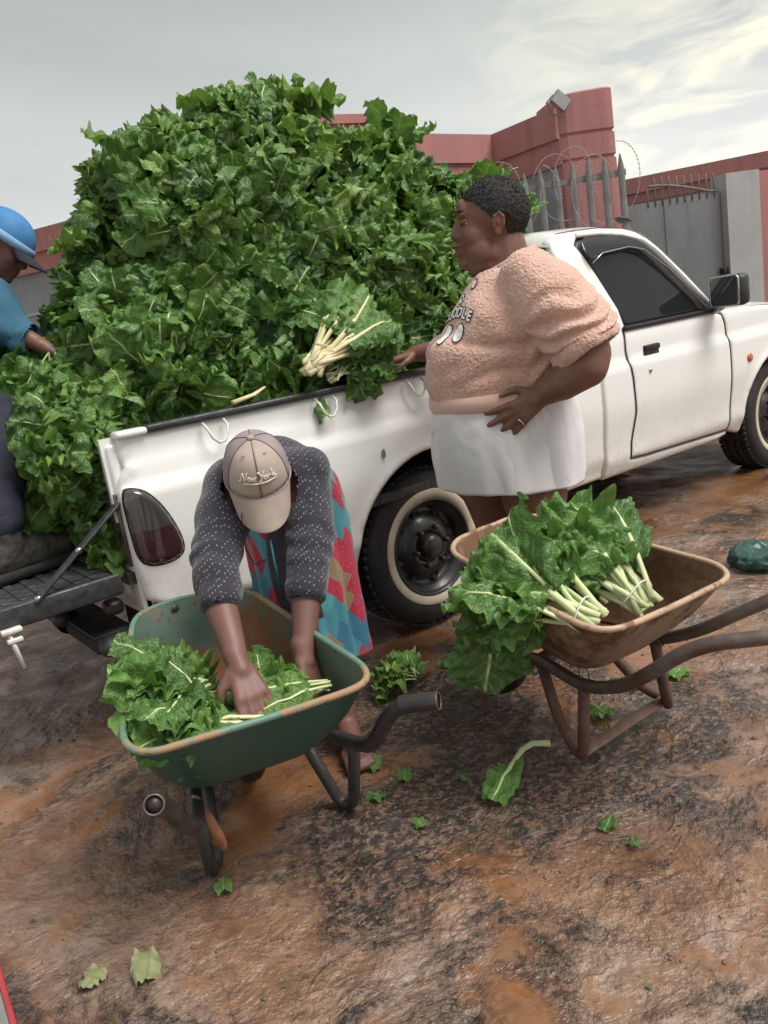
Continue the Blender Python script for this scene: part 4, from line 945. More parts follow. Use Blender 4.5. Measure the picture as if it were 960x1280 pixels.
g.cap(L_(.035, 0, 1.47), .076, L_(.030, 0, 1.36), .090)
g.cap(L_(.02, 0, 1.28), .13, L_(.09, 0, .98), .19, 20)
for s, hip, knee, ank in ((1, (.045, .115, .85), (.035, .125, .47), (.0, .13, .09)), (-1, (.170, -.10, .85), (.165, -.10, .47), (.12, -.10, .09))):
    g.chain([L_(*hip), L_(hip[0], hip[1], .60), L_(*knee), L_(knee[0]-.02, knee[1], .32), L_(*ank)], [.125, .118, .088, .078, .046], 18); foot(g, L_(*ank), W1 + W2*.25*s)
arm = [L_(.01, .20, 1.31), L_(-.140, .315, 1.08), L_(-.128, .325, 1.045), L_(-.055, .315, 1.000), L_(.010, .285, .966)]
g.chain(arm, [.07, .076, .074, .057, .036], 16)
hand(g, L_(.017, .283, .962), W1*.86 + W2*-.05 + V((0, 0, -.46)), -W2 + W1*-.02, -1, 1.10, (10, 12, 8), .15, (1, 1, 1, 1.2), -.1, 1.28)
ar = [L_(.0, -.235, 1.33), L_(.17, -.35, 1.13), L_(.375, -.375, 1.135)]
g.chain(ar, [.08, .06, .034], 14)
hand(g, L_(.385, -.375, 1.132), W1*1 + W2*.10 + V((0, 0, -.12)), V((0, 0, -1)), 1, 1.08, (14, 26, 18), .12, (1.2, 1.0, .9, .7), .3, 1.2)
body = union(g, .0055, 9, .5)
bodyo = put('body', body, PW, MT['skin'])
body.materials.append(MT['skinleg'])
for p in body.polygons:
    if p.center.z < .80: p.material_index = 1
# eyes and lips
for s in (1, -1):
    g = G(); g.ell(L_(.159, .034*s, 1.556), (.0145, .017, .0115), RW); eo = g.put('eye', MT['eye'], PW)
    g = G(); g.ell(L_(.1675, .033*s, 1.5535), (.0065, .007, .0065), RW); g.put('iris', MT['pupil'], eo)
    g = G(); g.ell(L_(.1600, .034*s, 1.5595), (.0155, .0185, .0105), RW); g.put('eyelid', MT['skin'], eo)
    g = G(); g.ell(L_(.1580, .034*s, 1.5475), (.0155, .0185, .0060), RW); g.put('eyelid', MT['skin'], eo)
    g = G(); g.tube([L_(.163, .052*s, 1.5535), L_(.172, .043*s, 1.5525), L_(.1765, .033*s, 1.5525), L_(.174, .023*s, 1.5535)], .0021, 6); g.put('eyelash', MT['pupil'], eo)
    g = G(); g.ell(L_(.193, .014*s, 1.5055), (.006, .0065, .0035), RW); g.put('nostril_shade', MT['pupil'], PW)  # dark bead paints the shade of the nostril opening
    g = G(); g.ell(L_(.060, .0985*s, 1.538), (.009, .005, .015), RW); g.put('ear_hollow_shade', MT['lip'], PW)  # darker bead colours in the shade of the ear hollow
    g = G(); g.tube([L_(.164, .056*s, 1.592), L_(.176, .042*s, 1.598), L_(.182, .020*s, 1.592)], [.002, .0035, .002], 6); g.put('eyebrow', MT['hair'], eo)
for z, r, a0 in ((1.4865, (.0185, .031, .0085), .1935), (1.4615, (.0200, .028, .0100), .1900)):
    g = G(); g.ell(L_(a0, 0, z), r, RW); g.put('lip', MT['lip'], PW)
# hair: short tight curls
g = G(); g.ell(L_(.054, 0, 1.578), (.128, .106, .120), RW, 90, 60); hm = g.me()
def hairline(p):
    a, b, z = loc(p)
    j = .006*nz(p, 45, 3)
    if a > .115: return z > 1.598 + (a-.115)*.95 + j
    if a > .075: return z > 1.548 + (a-.075)*1.25 + j
    if a > .025: return z > 1.566 + j
    return z > 1.462
keep(hm, hairline); displace(hm, lambda c, n: n*(.004*abs(nz(c, 65, 1)) + .003*nz(c, 130, 2) + .003*nz(c, 20, 3) - .006))
hm = evald(hm, [('SUBSURF', dict(levels=1))]); displace(hm, lambda c, n: n*(.004*nz(c, 190, 5)))
put('hair', hm, PW, MT['hair'])
RHh = random.Random(5); g = G()
for v in hm.vertices:
    if RHh.random() < .10:
        q = v.co + v.normal*.001; r = RHh.uniform(.0014, .0028); g.ell(q, r, None, 6, 4)
tag(g.put('hair_curls', MT['hair'], PW), kind='stuff')
# pullover
def ringf(ca, ra, rb, z, cb=0, n=40, ex=2.3, fn=None):
    r = []
    for j in range(n):
        t = 2*pi*j/n; c, s = cos(t), sin(t); k = (abs(c)**ex + abs(s)**ex)**(-1/ex); kk = 1 + (fn(t) if fn else 0); r.append(L_(ca + ra*c*k*kk, cb + rb*s*k*kk, z))
    return r
g = G()
g.loft([ringf(*q) for q in ((.105, .245, .235, .955), (.105, .262, .25, .985), (.102, .272, .262, 1.04), (.088, .266, .266, 1.11), (.060, .246, .266, 1.17), (.038, .218, .262, 1.25), (.026, .190, .24, 1.30), (.024, .142, .185, 1.36), (.030, .105, .115, 1.41), (.032, .092, .092, 1.435))])
for s in (1, -1): g.ell(L_(.195, .105*s, 1.118), (.158, .125, .105), RW)
g.ell(L_(.19, .0, 1.03), (.19, .22, .08), RW)
g.chain([L_(.0, .20, 1.335), L_(-.055, .26, 1.26), L_(-.130, .30, 1.14), L_(-.145, .31, 1.09)], [.105, .122, .118, .098], 20)
g.chain([L_(.0, -.20, 1.33), L_(.08, -.28, 1.23), L_(.17, -.35, 1.14)], [.10, .105, .082], 20)
sw = union(g, .008, 8, .5)
def crease(p, n):
    a, b, z = loc(p); o = V((0, 0, 0))
    arm_ = sm(.17, .25, b)*sm(.06, -.02, a)
    if arm_ > 0:                                              # stacked folds down the sleeve
        k = (z*.86 + (-a)*-.52); o += n*arm_*.011*sin(k*115 + 8*nz(p, 6, 2) + b*20)*sm(1.34, 1.22, z)
    o += n*.012*nz(p, 7, 3)*(1-arm_*.5) + n*.006*nz(p, 15, 4)
    if b > 0 and arm_ < .5:                                   # drag line from the armpit to the bust
        d = z - (1.135 + (a-.05)*.16); o -= n*.018*exp(-(d/.016)**2)*sm(-.08, .02, a)*sm(.27, .15, a)
    if a > .0: d = z - (1.045 + .02*sin(a*14)); o -= n*.012*exp(-(d/.02)**2)*sm(.36, .2, a)*sm(.0, .12, a)
    return o
displace(sw, crease); sw = evald(sw, [('SUBSURF', dict(levels=1))])
displace(sw, lambda c, n: n*(.0016*nz(c, 95, 1) + .0022*nz(c, 210, 2)))
sleeve_end = lambda p: True
def sw_keep(p):
    a, b, z = loc(p)
    if b > .17 and a < .03:
        return (p - L_(-.145, .31, 1.09)).dot((L_(-.145, .31, 1.09) - L_(-.09, .28, 1.20)).normalized()) < -.012 or (a > -.02 and b < .26 and z > .98)
    if b < -.29: return (p - L_(.17, -.35, 1.14)).dot(L_(.17, -.35, 1.14)-L_(.08, -.28, 1.23)) < 0
    return z > .972 and not (z > 1.405 - .38*(a-.03) and sqrt((a-.035)**2+b*b) < .13)
SWO = put('pullover', keep(sw, sw_keep), PW, MT['fleece'])
SWB = BVHTree.FromPolygons([v.co.copy() for v in sw.vertices], [tuple(p.vertices) for p in sw.polygons])
# collar, rolled sleeve end and waist band
g = G(); g.tube([L_(.032 + .100*cos(t), .102*sin(t), 1.408 - .038*cos(t)) for t in [2*pi*k/40 for k in range(41)]], .011, 10, False); g.put('collar', MT['fleece'], SWO)
c0 = L_(-.142, .309, 1.098); ax_ = (L_(-.145, .31, 1.09) - L_(-.09, .28, 1.20)).normalized(); u_ = ax_.orthogonal().normalized(); v_ = ax_.cross(u_)
g = G()
for k_, (r_, off) in enumerate(((.098, -.035), (.110, -.03), (.117, -.005), (.112, .018), (.099, .024), (.088, .010), (.086, -.02))):
    pass
rings = [[c0 + ax_*off + (u_*cos(2*pi*j/48) + v_*sin(2*pi*j/48))*(r_*(1+.035*sin(3*2*pi*j/48+1))) for j in range(48)] for r_, off in ((.098, -.05), (.112, -.04), (.120, -.012), (.116, .014), (.101, .024), (.088, .012), (.085, -.03))]
g.loft(rings, False); cu = evald(g.me(), [('SUBSURF', dict(levels=2))]); displace(cu, lambda c, n: n*(.004*nz(c, 22, 1) + .0018*nz(c, 95, 3) + .0022*nz(c, 210, 2))); put('sleeve_end', cu, SWO, MT['fleece'])
g = G(); g.loft([ringf(.105, r0, r1, z, 0, 96, 2.3, lambda t: .003*sin(48*t)) for r0, r1, z in ((.235, .235, 1.0), (.258, .262, .985), (.262, .266, .965), (.260, .264, .940), (.252, .255, .934), (.24, .24, .94))], False); g.put('waist_band', MT['rib'], SWO)
# white skirt
def skf(z): return lambda t: (.035*sin(5*t+1.2) + .022*sin(9*t+.5) + .012*sin(17*t+2))*sm(.98, .66, z)
zs_ = [.955, .945, .92, .86, .80, .74, .68, .648]; sk = G()
sk.loft([ringf(.105, lerp(.246, .266, sm(.98, .82, z)) - .012*sm(.8, .64, z), lerp(.245, .268, sm(.98, .8, z)), z, 0, 120, 2.4, skf(z)) for z in zs_], False)
skm = evald(sk.me(), [('SUBSURF', dict(levels=2)), ('SOLIDIFY', dict(thickness=.004, offset=-1))])
def skd(c, n):
    a, b, z = loc(c)
    return n*(.008*nz((c.x*7, c.y*7, c.z*2.2), 1, 2) + .003*nz((c.x*22, c.y*22, c.z*7), 1, 3) + .0035*nz((a*14+z*26, a*34-z*18, b*12), 1, 5)*sm(.7, .9, z)) + V((0, 0, .012*sin(atan2(b, a)*2.2+.6)*sm(.8, .66, z)))
displace(skm, skd); SKO = put('skirt', skm, PW, MT['skirt'])
hp = [L_(.105 + .272*c_*(1+skf(.655)(t)), .268*s_*(1+skf(.655)(t)), .660) for t, c_, s_ in [(2*pi*k/90, cos(2*pi*k/90), sin(2*pi*k/90)) for k in range(91)]]
# ring on her finger
g = G(); rc = L_(.088, .281, .893); rd = (W1*.8 + V((0, 0, -.6))).normalized(); ro = W2; rs = rd.cross(ro); g.tube([rc + (ro*cos(t) + rs*sin(t))*.0142 for t in [2*pi*k/20 for k in range(21)]], .003, 6, False); g.put('finger_ring', MT['gold'], PW)
# lettering and pads on the chest, laid on the fleece
def on_surface(p, d, bv, off=.002):
    h = bv.ray_cast(p, d); return (h[0] - d*off, h[1]) if h[0] is not None else None
FD = (W1*-.62 - W2*.785).normalized()                         # looking into the chest from the near front
RT = V((FD.y, -FD.x, 0)); RT = RT if RT.dot(W2) > 0 else -RT     # reading direction
CC = L_(.225, .10, 1.265)
def stick(name, m2, mats, parent, off, bv=SWB, o0=None, right=None, upv=None, dr=None, back=.25):
    """lay a flat mesh (x right, y up, metres) on a body surface; z keeps its thickness"""
    right = right or RT; upv = upv or V((0, 0, 1)); dr = dr or FD; o0 = o0 or CC
    ok = []
    for v in m2.vertices:
        p = o0 + right*v.co.x + upv*v.co.y; h = bv.ray_cast(p - dr*back, dr, back*2)
        v.co = (h[0] - dr*(off + v.co.z)) if h[0] is not None else p
    m2.update(); return put(name, m2, parent, mats, False)
def text_mesh(s, size, shear=0., bold=0., sp=1.):
    c = bpy.data.curves.new('t', 'FONT'); c.body = s; c.size = size; c.shear = shear; c.offset = bold; c.align_x = 'CENTER'; c.align_y = 'CENTER'; c.resolution_u = 4; c.space_character = sp
    o = bpy.data.objects.new('t', c); COL.objects.link(o); dg = bpy.context.evaluated_depsgraph_get(); dg.update(); me = bpy.data.meshes.new_from_object(o.evaluated_get(dg), depsgraph=dg); bpy.data.objects.remove(o)
    bm = bmesh.new(); bm.from_mesh(me); bmesh.ops.triangulate(bm, faces=bm.faces); bmesh.ops.subdivide_edges(bm, edges=[e for e in bm.edges if e.calc_length() > size*.15], cuts=2); bmesh.ops.triangulate(bm, faces=bm.faces); bm.to_mesh(me); bm.free(); return me
def disc_mesh(cx, cy, rx, ry, rot=0, n=28):
    v = [(cx, cy, 0)]; f = []
    for k in (.5, 1):
        for j in range(n): a = 2*pi*j/n; x, y = rx*k*cos(a), ry*k*sin(a); v.append((cx + x*cos(rot)-y*sin(rot), cy + x*sin(rot)+y*cos(rot), 0))
    for j in range(n): f += [(0, 1+j, 1+(j+1) % n), (1+j, 1+n+j, 1+n+(j+1) % n, 1+(j+1) % n)]
    return mk(v, f)
for ch, x, y, rz in (('C', -.078, -.014, .30), ('U', -.047, -.004, .17), ('D', -.016, .002, .06), ('D', .016, .002, -.06), ('L', .045, -.004, -.17), ('E', .074, -.014, -.30)):
    for nm, bo, mt, off in (('lettering_outline', .0045, 'inkline', .004), ('lettering', .0012, 'print', .0062)):
        m2 = text_mesh(ch, .044, 0, bo); m2.transform(Matrix.Translation((x, y, 0)) @ Matrix.Rotation(rz, 4, 'Z')); stick(nm, m2, MT[mt], SWO, off)
for nm, args, mt, off in (('nose_outline', (.0, .045, .021, .017), 'inkline', .004), ('nose_patch', (.0, .045, .018, .014), 'print', .006), ('nose_tip', (.0, .048, .007, .005), 'inkline', .008),
        ('paw_outline', (-.036, -.062, .024, .031, .25), 'inkline', .004), ('paw_patch', (-.036, -.062, .020, .027, .25), 'print', .006), ('paw_outline', (.036, -.062, .024, .031, -.25), 'inkline', .004), ('paw_patch', (.036, -.062, .020, .027, -.25), 'print', .006),
        ('ear_outline', (.052, .088, .015, .018, .3), 'inkline', .004), ('ear_patch', (.052, .088, .011, .014, .3), 'rib', .006)):
    stick(nm, disc_mesh(*args), MT[mt], SWO, off)
bvh_body = BVHTree.FromPolygons([v.co.copy() for v in body.vertices], [tuple(p.vertices) for p in body.polygons])
# ---------------------------------------------------------------- the bending person
BP = thing('person', (.47, -.36, 0), 'person in navy knit, beige cap and teal printed wrap bending over the green wheelbarrow', 'person')
cD = V((-.455, -.89, 0)); hU = (cD*.5 + V((0, 0, .86))).normalized(); fF = (cD*.86 - V((0, 0, .5))).normalized(); HC = V((.160, -.715, .942))
g = G(); head(g, HC, fF, hU, .98)
g.cap(HC - hU*.06 - fF*.03, .052, V((.24, -.62, .93)), .06)
g.cap(V((.24, -.60, .89)), .085, V((.42, -.40, .78)), .10, 18)
aR = [V((.115, -.60, .925)), V((.015, -.685, .775)), V((-.035, -.775, .655)), V((-.070, -.885, .555))]
aL = [V((.330, -.685, .915)), V((.262, -.745, .755)), V((.185, -.80, .62)), V((.115, -.86, .50))]
g.chain([aR[0] + V((.045, .01, -.02))] + aR[1:], [.045, .046, .040, .026], 14); g.chain([aL[0] + V((-.03, .01, -.02))] + aL[1:], [.045, .046, .040, .026], 14)
hand(g, aR[-1], V((-.10, -.68, -.72)), V((.10, .72, -.68)), -1, 1.05, (10, 14, 10), .06, (1.3, 1, 1, 1.1), .5, 1.12)
hand(g, aL[-1], V((-.15, -.45, -.88)), V((-.3, .6, -.4)), 1, 1.0, (22, 34, 25), .05)
for hip, knee, ank in (((.48, -.41, .70), (.46, -.44, .42), (.40, -.52, .085)), ((.37, -.33, .70), (.36, -.34, .42), (.34, -.24, .085))):
    g.chain([V(hip), V(knee), V(ank)], [.085, .058, .038], 14); foot(g, ank, (-.38, -.92), .24)
body2 = union(g, .0055, 4, .5); put('body', body2, BP, MT['skinb'])
# knitted cardigan
g = G(); g.chain([V((.225, -.635, .895)), V((.29, -.575, .905)), V((.39, -.46, .86)), V((.43, -.40, .78))], [.105, .115, .118, .12], 22)
g.chain([aR[0] + V((.03, .01, -.01)), aR[1], V((-.030, -.765, .668))], [.078, .066, .050], 20); g.chain([aL[0] + V((-.02, .01, -.01)), aL[1], V((.186, -.80, .622))], [.078, .066, .050], 20)
g.cap(V((.14, -.61, .93)), .07, V((.32, -.69, .92)), .07, 18); g.ell(V((.215, -.66, .86)), (.10, .07, .07))
kn = union(g, .008, 6, .5)
def kfold(p, n):
    o = n*(.008*nz(p, 8, 2) + .004*nz(p, 20, 3))
    for a_, b_ in ((aR[1], aR[2]), (aL[1], aL[2])):
        d = (b_-a_).normalized(); t_ = (p-a_).dot(d); r_ = (p-a_-d*t_).length
        if r_ < .1: o += n*.003*sin(t_*95+6*nz(p, 9, 5))*sm(-.1, 0, t_)
    return o
displace(kn, kfold)
def kkeep(p):
    for a_, b_ in ((aR[1], V((-.030, -.765, .668))), (aL[1], V((.186, -.80, .622)))):
        d = (b_-a_).normalized(); t_ = (p-b_).dot(d)
        if t_ > .0 and (p-b_-d*t_).length < .09: return False
    return (p-HC).dot(hU) > -.3 and (p - (HC - hU*.03)).length > .098
KN = put('cardigan', keep(kn, kkeep), BP, MT['knit'])
for a_, b_, r_ in ((aR[1], V((-.030, -.765, .668)), .050), (aL[1], V((.186, -.80, .622)), .050)):
    d = (b_-a_).normalized(); g = G(); g.tube([b_ - d*.075, b_ - d*.05, b_ - d*.02, b_ + d*.004, b_ + d*.010, b_ - d*.01], [r_*1.13, r_*1.10, r_*1.06, r_*1.02, r_*.92, r_*.86], 28, False); g.put('cuff', MT['knit'], KN)
g = G(); g.ell(V((.185, -.685, .835)), (.075, .05, .045), Matrix.Rotation(.3, 3, 'Z')); g.put('undershirt', MT['navy'], BP)
# wrap skirt
WRC = [(.90, .400, -.425, .125, .12), (.84, .430, -.395, .150, .14), (.74, .442, -.365, .165, .15), (.58, .442, -.365, .165, .15), (.44, .435, -.372, .160, .15), (.34, .428, -.385, .158, .148), (.265, .424, -.39, .160, .15)]
xr = V((.79, -.61, 0)); yr = V((.61, .79, 0)); v = []; f = []; uv = []; NN = 96
for i, (z, cx, cy, ra, rb) in enumerate(WRC):
    for j in range(NN+1):
        t = 2*pi*j/NN; k = 1 + (.060*sin(6*t+.5+z*3) + .045*sin(11*t+2+z*5) + .02*sin(19*t+z*7))*sm(.86, .4, z)
        v.append(V((cx, cy, z)) + xr*(ra*cos(t)*k) + yr*(rb*sin(t)*k)); uv.append((j/NN, z))
f = [(i*(NN+1)+j, i*(NN+1)+j+1, (i+1)*(NN+1)+j+1, (i+1)*(NN+1)+j) for i in range(len(WRC)-1) for j in range(NN)]
wm = evald(mk(v, f, uv), [('SUBSURF', dict(levels=2))]); displace(wm, lambda c, n: n*(.012*nz((c.x*10, c.y*10, c.z*4), 1, 4) + .005*nz(c, 24, 5))); put('wrap_skirt', wm, BP, MT['wrap'])
g = G(); pts = [V((.34, -.50, .80)), V((.30, -.51, .70)), V((.30, -.52, .58)), V((.31, -.52, .45))]
g.tube(pts, [.045, .05, .055, .05], 16, True, .45, (-.6, -.8, 0)); am = evald(g.me(), [('SUBSURF', dict(levels=2))]); displace(am, lambda c, n: n*(.012*nz((c.x*16, c.y*16, c.z*4), 1, 7))); put('hanging_scarf', am, BP, MT['purple'])
g = G(); g.tube([p + V((.045, -.025, 0)) for p in pts], [.006, .02, .024, .02], 10, True, .4, (-.6, -.8, 0)); g.put('scarf_edge', mat('grey_striped_cloth', (.42, .42, .44), (.08, .08, .10), 60, .9, stretch=(1, 1, .06)), BP)
# cap: crown of panels, visor, button, stitched lettering
lF = hU.cross(fF); CPC = HC + hU*.018 + fF*.002
def crown_pt(th, ph, k=1.0):                                  # th 0 at the button, ph 0 forwards
    fr_ = .100 if cos(ph) > 0 else .104; st = sin(th); front = max(0, cos(ph))
    hh = .108*(cos(th)**.85 if th < pi/2 else 0)
    st2 = st**(1-.30*front)
    return CPC + (fF*(fr_*cos(ph)) + lF*(.083*sin(ph)))*st2*k + hU*hh*k
def panel(p0, p1, m, nm, k=1.0):
    v = []; f = []; n1, n2 = 18, 14
    for i in range(n1+1):
        for j in range(n2+1): v.append(crown_pt(.02 + (pi/2-.02)*i/n1, lerp(p0, p1, j/n2), k))
    return put(nm, evald(mk(v, [(i*(n2+1)+j, (i+1)*(n2+1)+j, (i+1)*(n2+1)+j+1, i*(n2+1)+j+1) for i in range(n1) for j in range(n2)]), [('SOLIDIFY', dict(thickness=.002, offset=-1))]), CAPO, MT[m])
cg = G(); cg.tube([crown_pt(pi/2, 2*pi*k/48) + hU*-.004 for k in range(49)], .0035, 8, False); CAPO = cg.put('cap', MT['cappurple'], BP)
for p0, p1, m in ((-1.08, 0, 'capbeige'), (0, 1.08, 'capbeige'), (1.08, 2.10, 'cappurple'), (2.10, pi, 'cappurple'), (pi, 4.18, 'cappurple'), (4.18, 2*pi-1.08, 'cappurple')): panel(p0, p1, m, 'cap_panel')
for p in (0, 1.08, -1.08, 2.1, pi, -2.1): G().tube([crown_pt(.03+(pi/2-.03)*k/14, p, 1.008) for k in range(15)], .0011, 6).put('seam', MT['seam'], CAPO)
G().ell(CPC + hU*.110, (.009, .009, .006), Matrix((fF, lF, hU)).transposed()).put('cap_button', MT['capbeige'], CAPO)
for p in (.55, -.55): G().lathe([(.0022, 0), (.0035, .001), (.0045, 0)], crown_pt(.52, p, 1.01), 'z', 10).put('eyelet', MT['seam'], CAPO)
v = []; nv_, nu_ = 14, 24
for i in range(nv_+1):
    for j in range(nu_+1):
        ph = lerp(-1.22, 1.22, j/nu_); r0 = crown_pt(pi/2, ph, 1.0); k = i/nv_; ext = .088*(cos(ph*.98)**.55 if abs(ph*.98) < pi/2 else 0)
        drop = .95; d_ = fF*cos(drop) - hU*sin(drop)
        v.append(r0 + d_*(ext*k) - hU*.002 + hU*(-.030*(abs(ph)/1.22)**2*k) + lF*(-.012*sin(ph)*k))
vm = evald(mk(v, [(i*(nu_+1)+j, (i+1)*(nu_+1)+j, (i+1)*(nu_+1)+j+1, i*(nu_+1)+j+1) for i in range(nv_) for j in range(nu_)]), [('SOLIDIFY', dict(thickness=.0035, offset=0)), ('SUBSURF', dict(levels=1))]); put('visor', vm, CAPO, MT['capbeige'])
# stitched script "New York": pen strokes in a unit box, laid on the front panels
STROKES = [[(0, .15), (.04, .05), (.10, .10), (.16, .85), (.20, .95)], [(.18, .90), (.30, .12), (.34, .06)], [(.33, .06), (.40, .92), (.44, .98)],                                # N
 [(.44, .28), (.54, .36), (.55, .46), (.49, .48), (.45, .30), (.48, .12), (.56, .14), (.62, .26)],                                                                            # e
 [(.62, .46), (.64, .12), (.68, .14), (.73, .42), (.75, .13), (.80, .14), (.86, .46), (.90, .44)],                                                                           # w
 [(1.02, .80), (1.00, .95), (1.06, .92), (1.12, .55), (1.20, .52)], [(1.34, .98), (1.24, .55), (1.10, -.02), (1.00, -.10)],                                                  # Y
 [(1.36, .44), (1.28, .36), (1.28, .16), (1.36, .10), (1.42, .22), (1.42, .40), (1.36, .44), (1.46, .40)],                                                                   # o
 [(1.48, .12), (1.53, .48), (1.57, .40), (1.64, .46)], [(1.68, .10), (1.80, .98)], [(1.88, .46), (1.73, .28), (1.88, .08), (1.98, .16)],                                      # r k
 [(.22, -.16), (.60, -.24), (1.0, -.26), (1.45, -.22), (1.9, -.08)]]
capbv = BVHTree.FromPolygons([V(v_.co) for o_ in CAPO.children if o_.name.startswith('cap_panel') for v_ in o_.data.vertices], [])if False else None
g = G()
for st in STROKES:
    pts = []
    for a_, b_ in zip(st[:-1], st[1:]):
        for k in range(4): pts.append((lerp(a_[0], b_[0], k/4), lerp(a_[1], b_[1], k/4)))
    pts.append(st[-1]); q = []
    for x, y in pts:
        ph = (x-1.0)*.62; th = 1.18 - y*.235 + .04*(x-1)**2; q.append(crown_pt(th, ph, 1.012))
    g.tube(q, .0022, 6)
tag(g.put('lettering', MT['thread'], CAPO))
# cords hanging from under the cap
pv = HC + fF*.14 - hU*.12
G().tube([pv + V((.0, 0, .02)), pv + V((.01, .02, -.05)), pv + V((.03, .05, -.13))], .003, 6).put('neck_cord', MT['teal'], BP)
G().tube([HC + V((-.075, -.03, -.05)), V((.07, -.76, .85)), V((.075, -.74, .78)), V((.11, -.70, .72)), V((.17, -.66, .71))], .0014, 6).put('earphone_wire', MT['dark'], BP)
# ---------------------------------------------------------------- the man on the tailgate
MB_ = thing('person', (-.2, .5, .62), 'man in blue shirt and blue cap bending on the tailgate at the left edge', 'person')
mf = V((.62, -.36, -.70)).normalized(); mh = V((.55, -.25, .72)); HM = V((.075, .775, 1.775))
g = G(); head(g, HM, mf, mh, 1.02)
mh2 = (mh - mf*mh.dot(mf)).normalized(); sh1 = V((-.035, .735, 1.575)); sh2 = V((-.02, .98, 1.60))
g.cap(HM - mh2*.07, .055, V((-.05, .82, 1.60)), .065); g.cap(V((-.08, .82, 1.50)), .12, V((-.32, .80, 1.32)), .13, 16)
g.chain([sh1, V((.0, .685, 1.46)), V((.092, .600, 1.372))], [.055, .045, .026], 14); g.chain([sh2, V((.12, .96, 1.42)), V((.25, .80, 1.33))], [.055, .045, .026], 14)
hand(g, V((.095, .597, 1.368)), V((.7, -.3, -.6)), V((-.5, .2, -.8)), 1, 1.0, (30, 40, 30), .05); hand(g, V((.255, .795, 1.325)), V((.6, -.5, -.6)), V((-.5, .2, -.8)), -1, 1.0, (30, 40, 30), .05)
for hip, knee, ank in (((-.34, .72, 1.30), (-.13, .60, 1.16), (-.255, .385, .73)), ((-.36, .92, 1.30), (-.18, .86, 1.10), (-.30, .80, .73))):
    g.chain([V(hip), V(knee), V(ank)], [.105, .065, .045], 14)
body3 = union(g, .007, 4, .5); put('body', body3, MB_, MT['skinb'])
g = G(); g.chain([V((-.07, .82, 1.53)), V((-.20, .80, 1.44)), V((-.33, .80, 1.33))], [.155, .165, .155], 20); g.chain([sh1, V((.0, .685, 1.465)), V((.048, .640, 1.412))], [.092, .080, .060], 18); g.chain([sh2, V((.12, .96, 1.43)), V((.19, .87, 1.37))], [.088, .072, .058], 18)
sm_ = union(g, .01, 5); displace(sm_, lambda c, n: n*(.012*nz(c, 9, 2) + .007*nz((c.x*22, c.y*22, c.z*10), 1, 4)))
SH = put('shirt', keep(sm_, lambda p: (p-HM).length > .125 and (p.y > .79 or (p - V((.045, .643, 1.415))).dot(V((.6, -.5, -.6))) < 0) and (p.y < .79 or (p - V((.19, .87, 1.37))).dot(V((.6, -.7, -.3))) < 0)), MB_, MT['bluecloth'])
dC = V((.75, -.6, -.32)).normalized(); cc = V((.043, .645, 1.416)); g = G(); g.tube([cc - dC*.045, cc - dC*.03, cc - dC*.005, cc + dC*.012, cc + dC*.005, cc - dC*.03], [.058, .066, .067, .058, .05, .047], 24, False); cu = evald(g.me(), [('SUBSURF', dict(levels=1))]); displace(cu, lambda c, n: n*.007*nz(c, 24, 3)); put('rolled_cuff', cu, SH, MT['bluecloth'])
g = G()
for hip, knee, ank in (((-.34, .72, 1.30), (-.13, .60, 1.16), (-.252, .39, .82)), ((-.36, .92, 1.30), (-.18, .86, 1.10), (-.30, .80, .82))): g.chain([V(hip), V(knee), V(ank)], [.13, .092, .075], 18)
g.cap(V((-.36, .72, 1.30)), .13, V((-.36, .92, 1.30)), .13); tr = union(g, .01, 5); displace(tr, lambda c, n: n*(.012*nz(c, 10, 2) + .006*nz(c, 25, 4))); put('trousers', tr, MB_, MT['navy'])
R3 = Matrix((mf, mh2.cross(mf), mh2)).transposed(); g = G(); g.ell(HM + mh2*.035 - mf*.008, (.112, .090, .092), R3, 30, 20); cm = keep(g.me(), lambda p: (p-HM-mh2*.022).dot(mh2) > 0); CO = put('cap', cm, MB_, MT['bluecap'])
v = []
for i in range(9):
    for j in range(15):
        ph = lerp(-1.15, 1.15, j/14); k = i/8; v.append(HM + mh2*(.024 - .022*k - .02*(ph/1.15)**2*k) + mf*(.100*cos(ph) + .085*k*cos(ph*.9)**.6) + R3 @ V((0, .088*sin(ph), 0)))
put('visor', evald(mk(v, [(i*15+j, (i+1)*15+j, (i+1)*15+j+1, i*15+j+1) for i in range(8) for j in range(14)]), [('SOLIDIFY', dict(thickness=.003))]), CO, MT['navy'])
g = G(); g.tube([HM + mh2*.026 - mf*.008 + R3 @ V((.114*cos(t), .092*sin(t), 0)) for t in [2*pi*k/40 for k in range(41)]], .010, 8, False, 1.6, tuple(mh2)); g.put('cap_band', mat('pale_blue_band', (.25, .42, .62), (.18, .34, .55), 9, .8), CO)
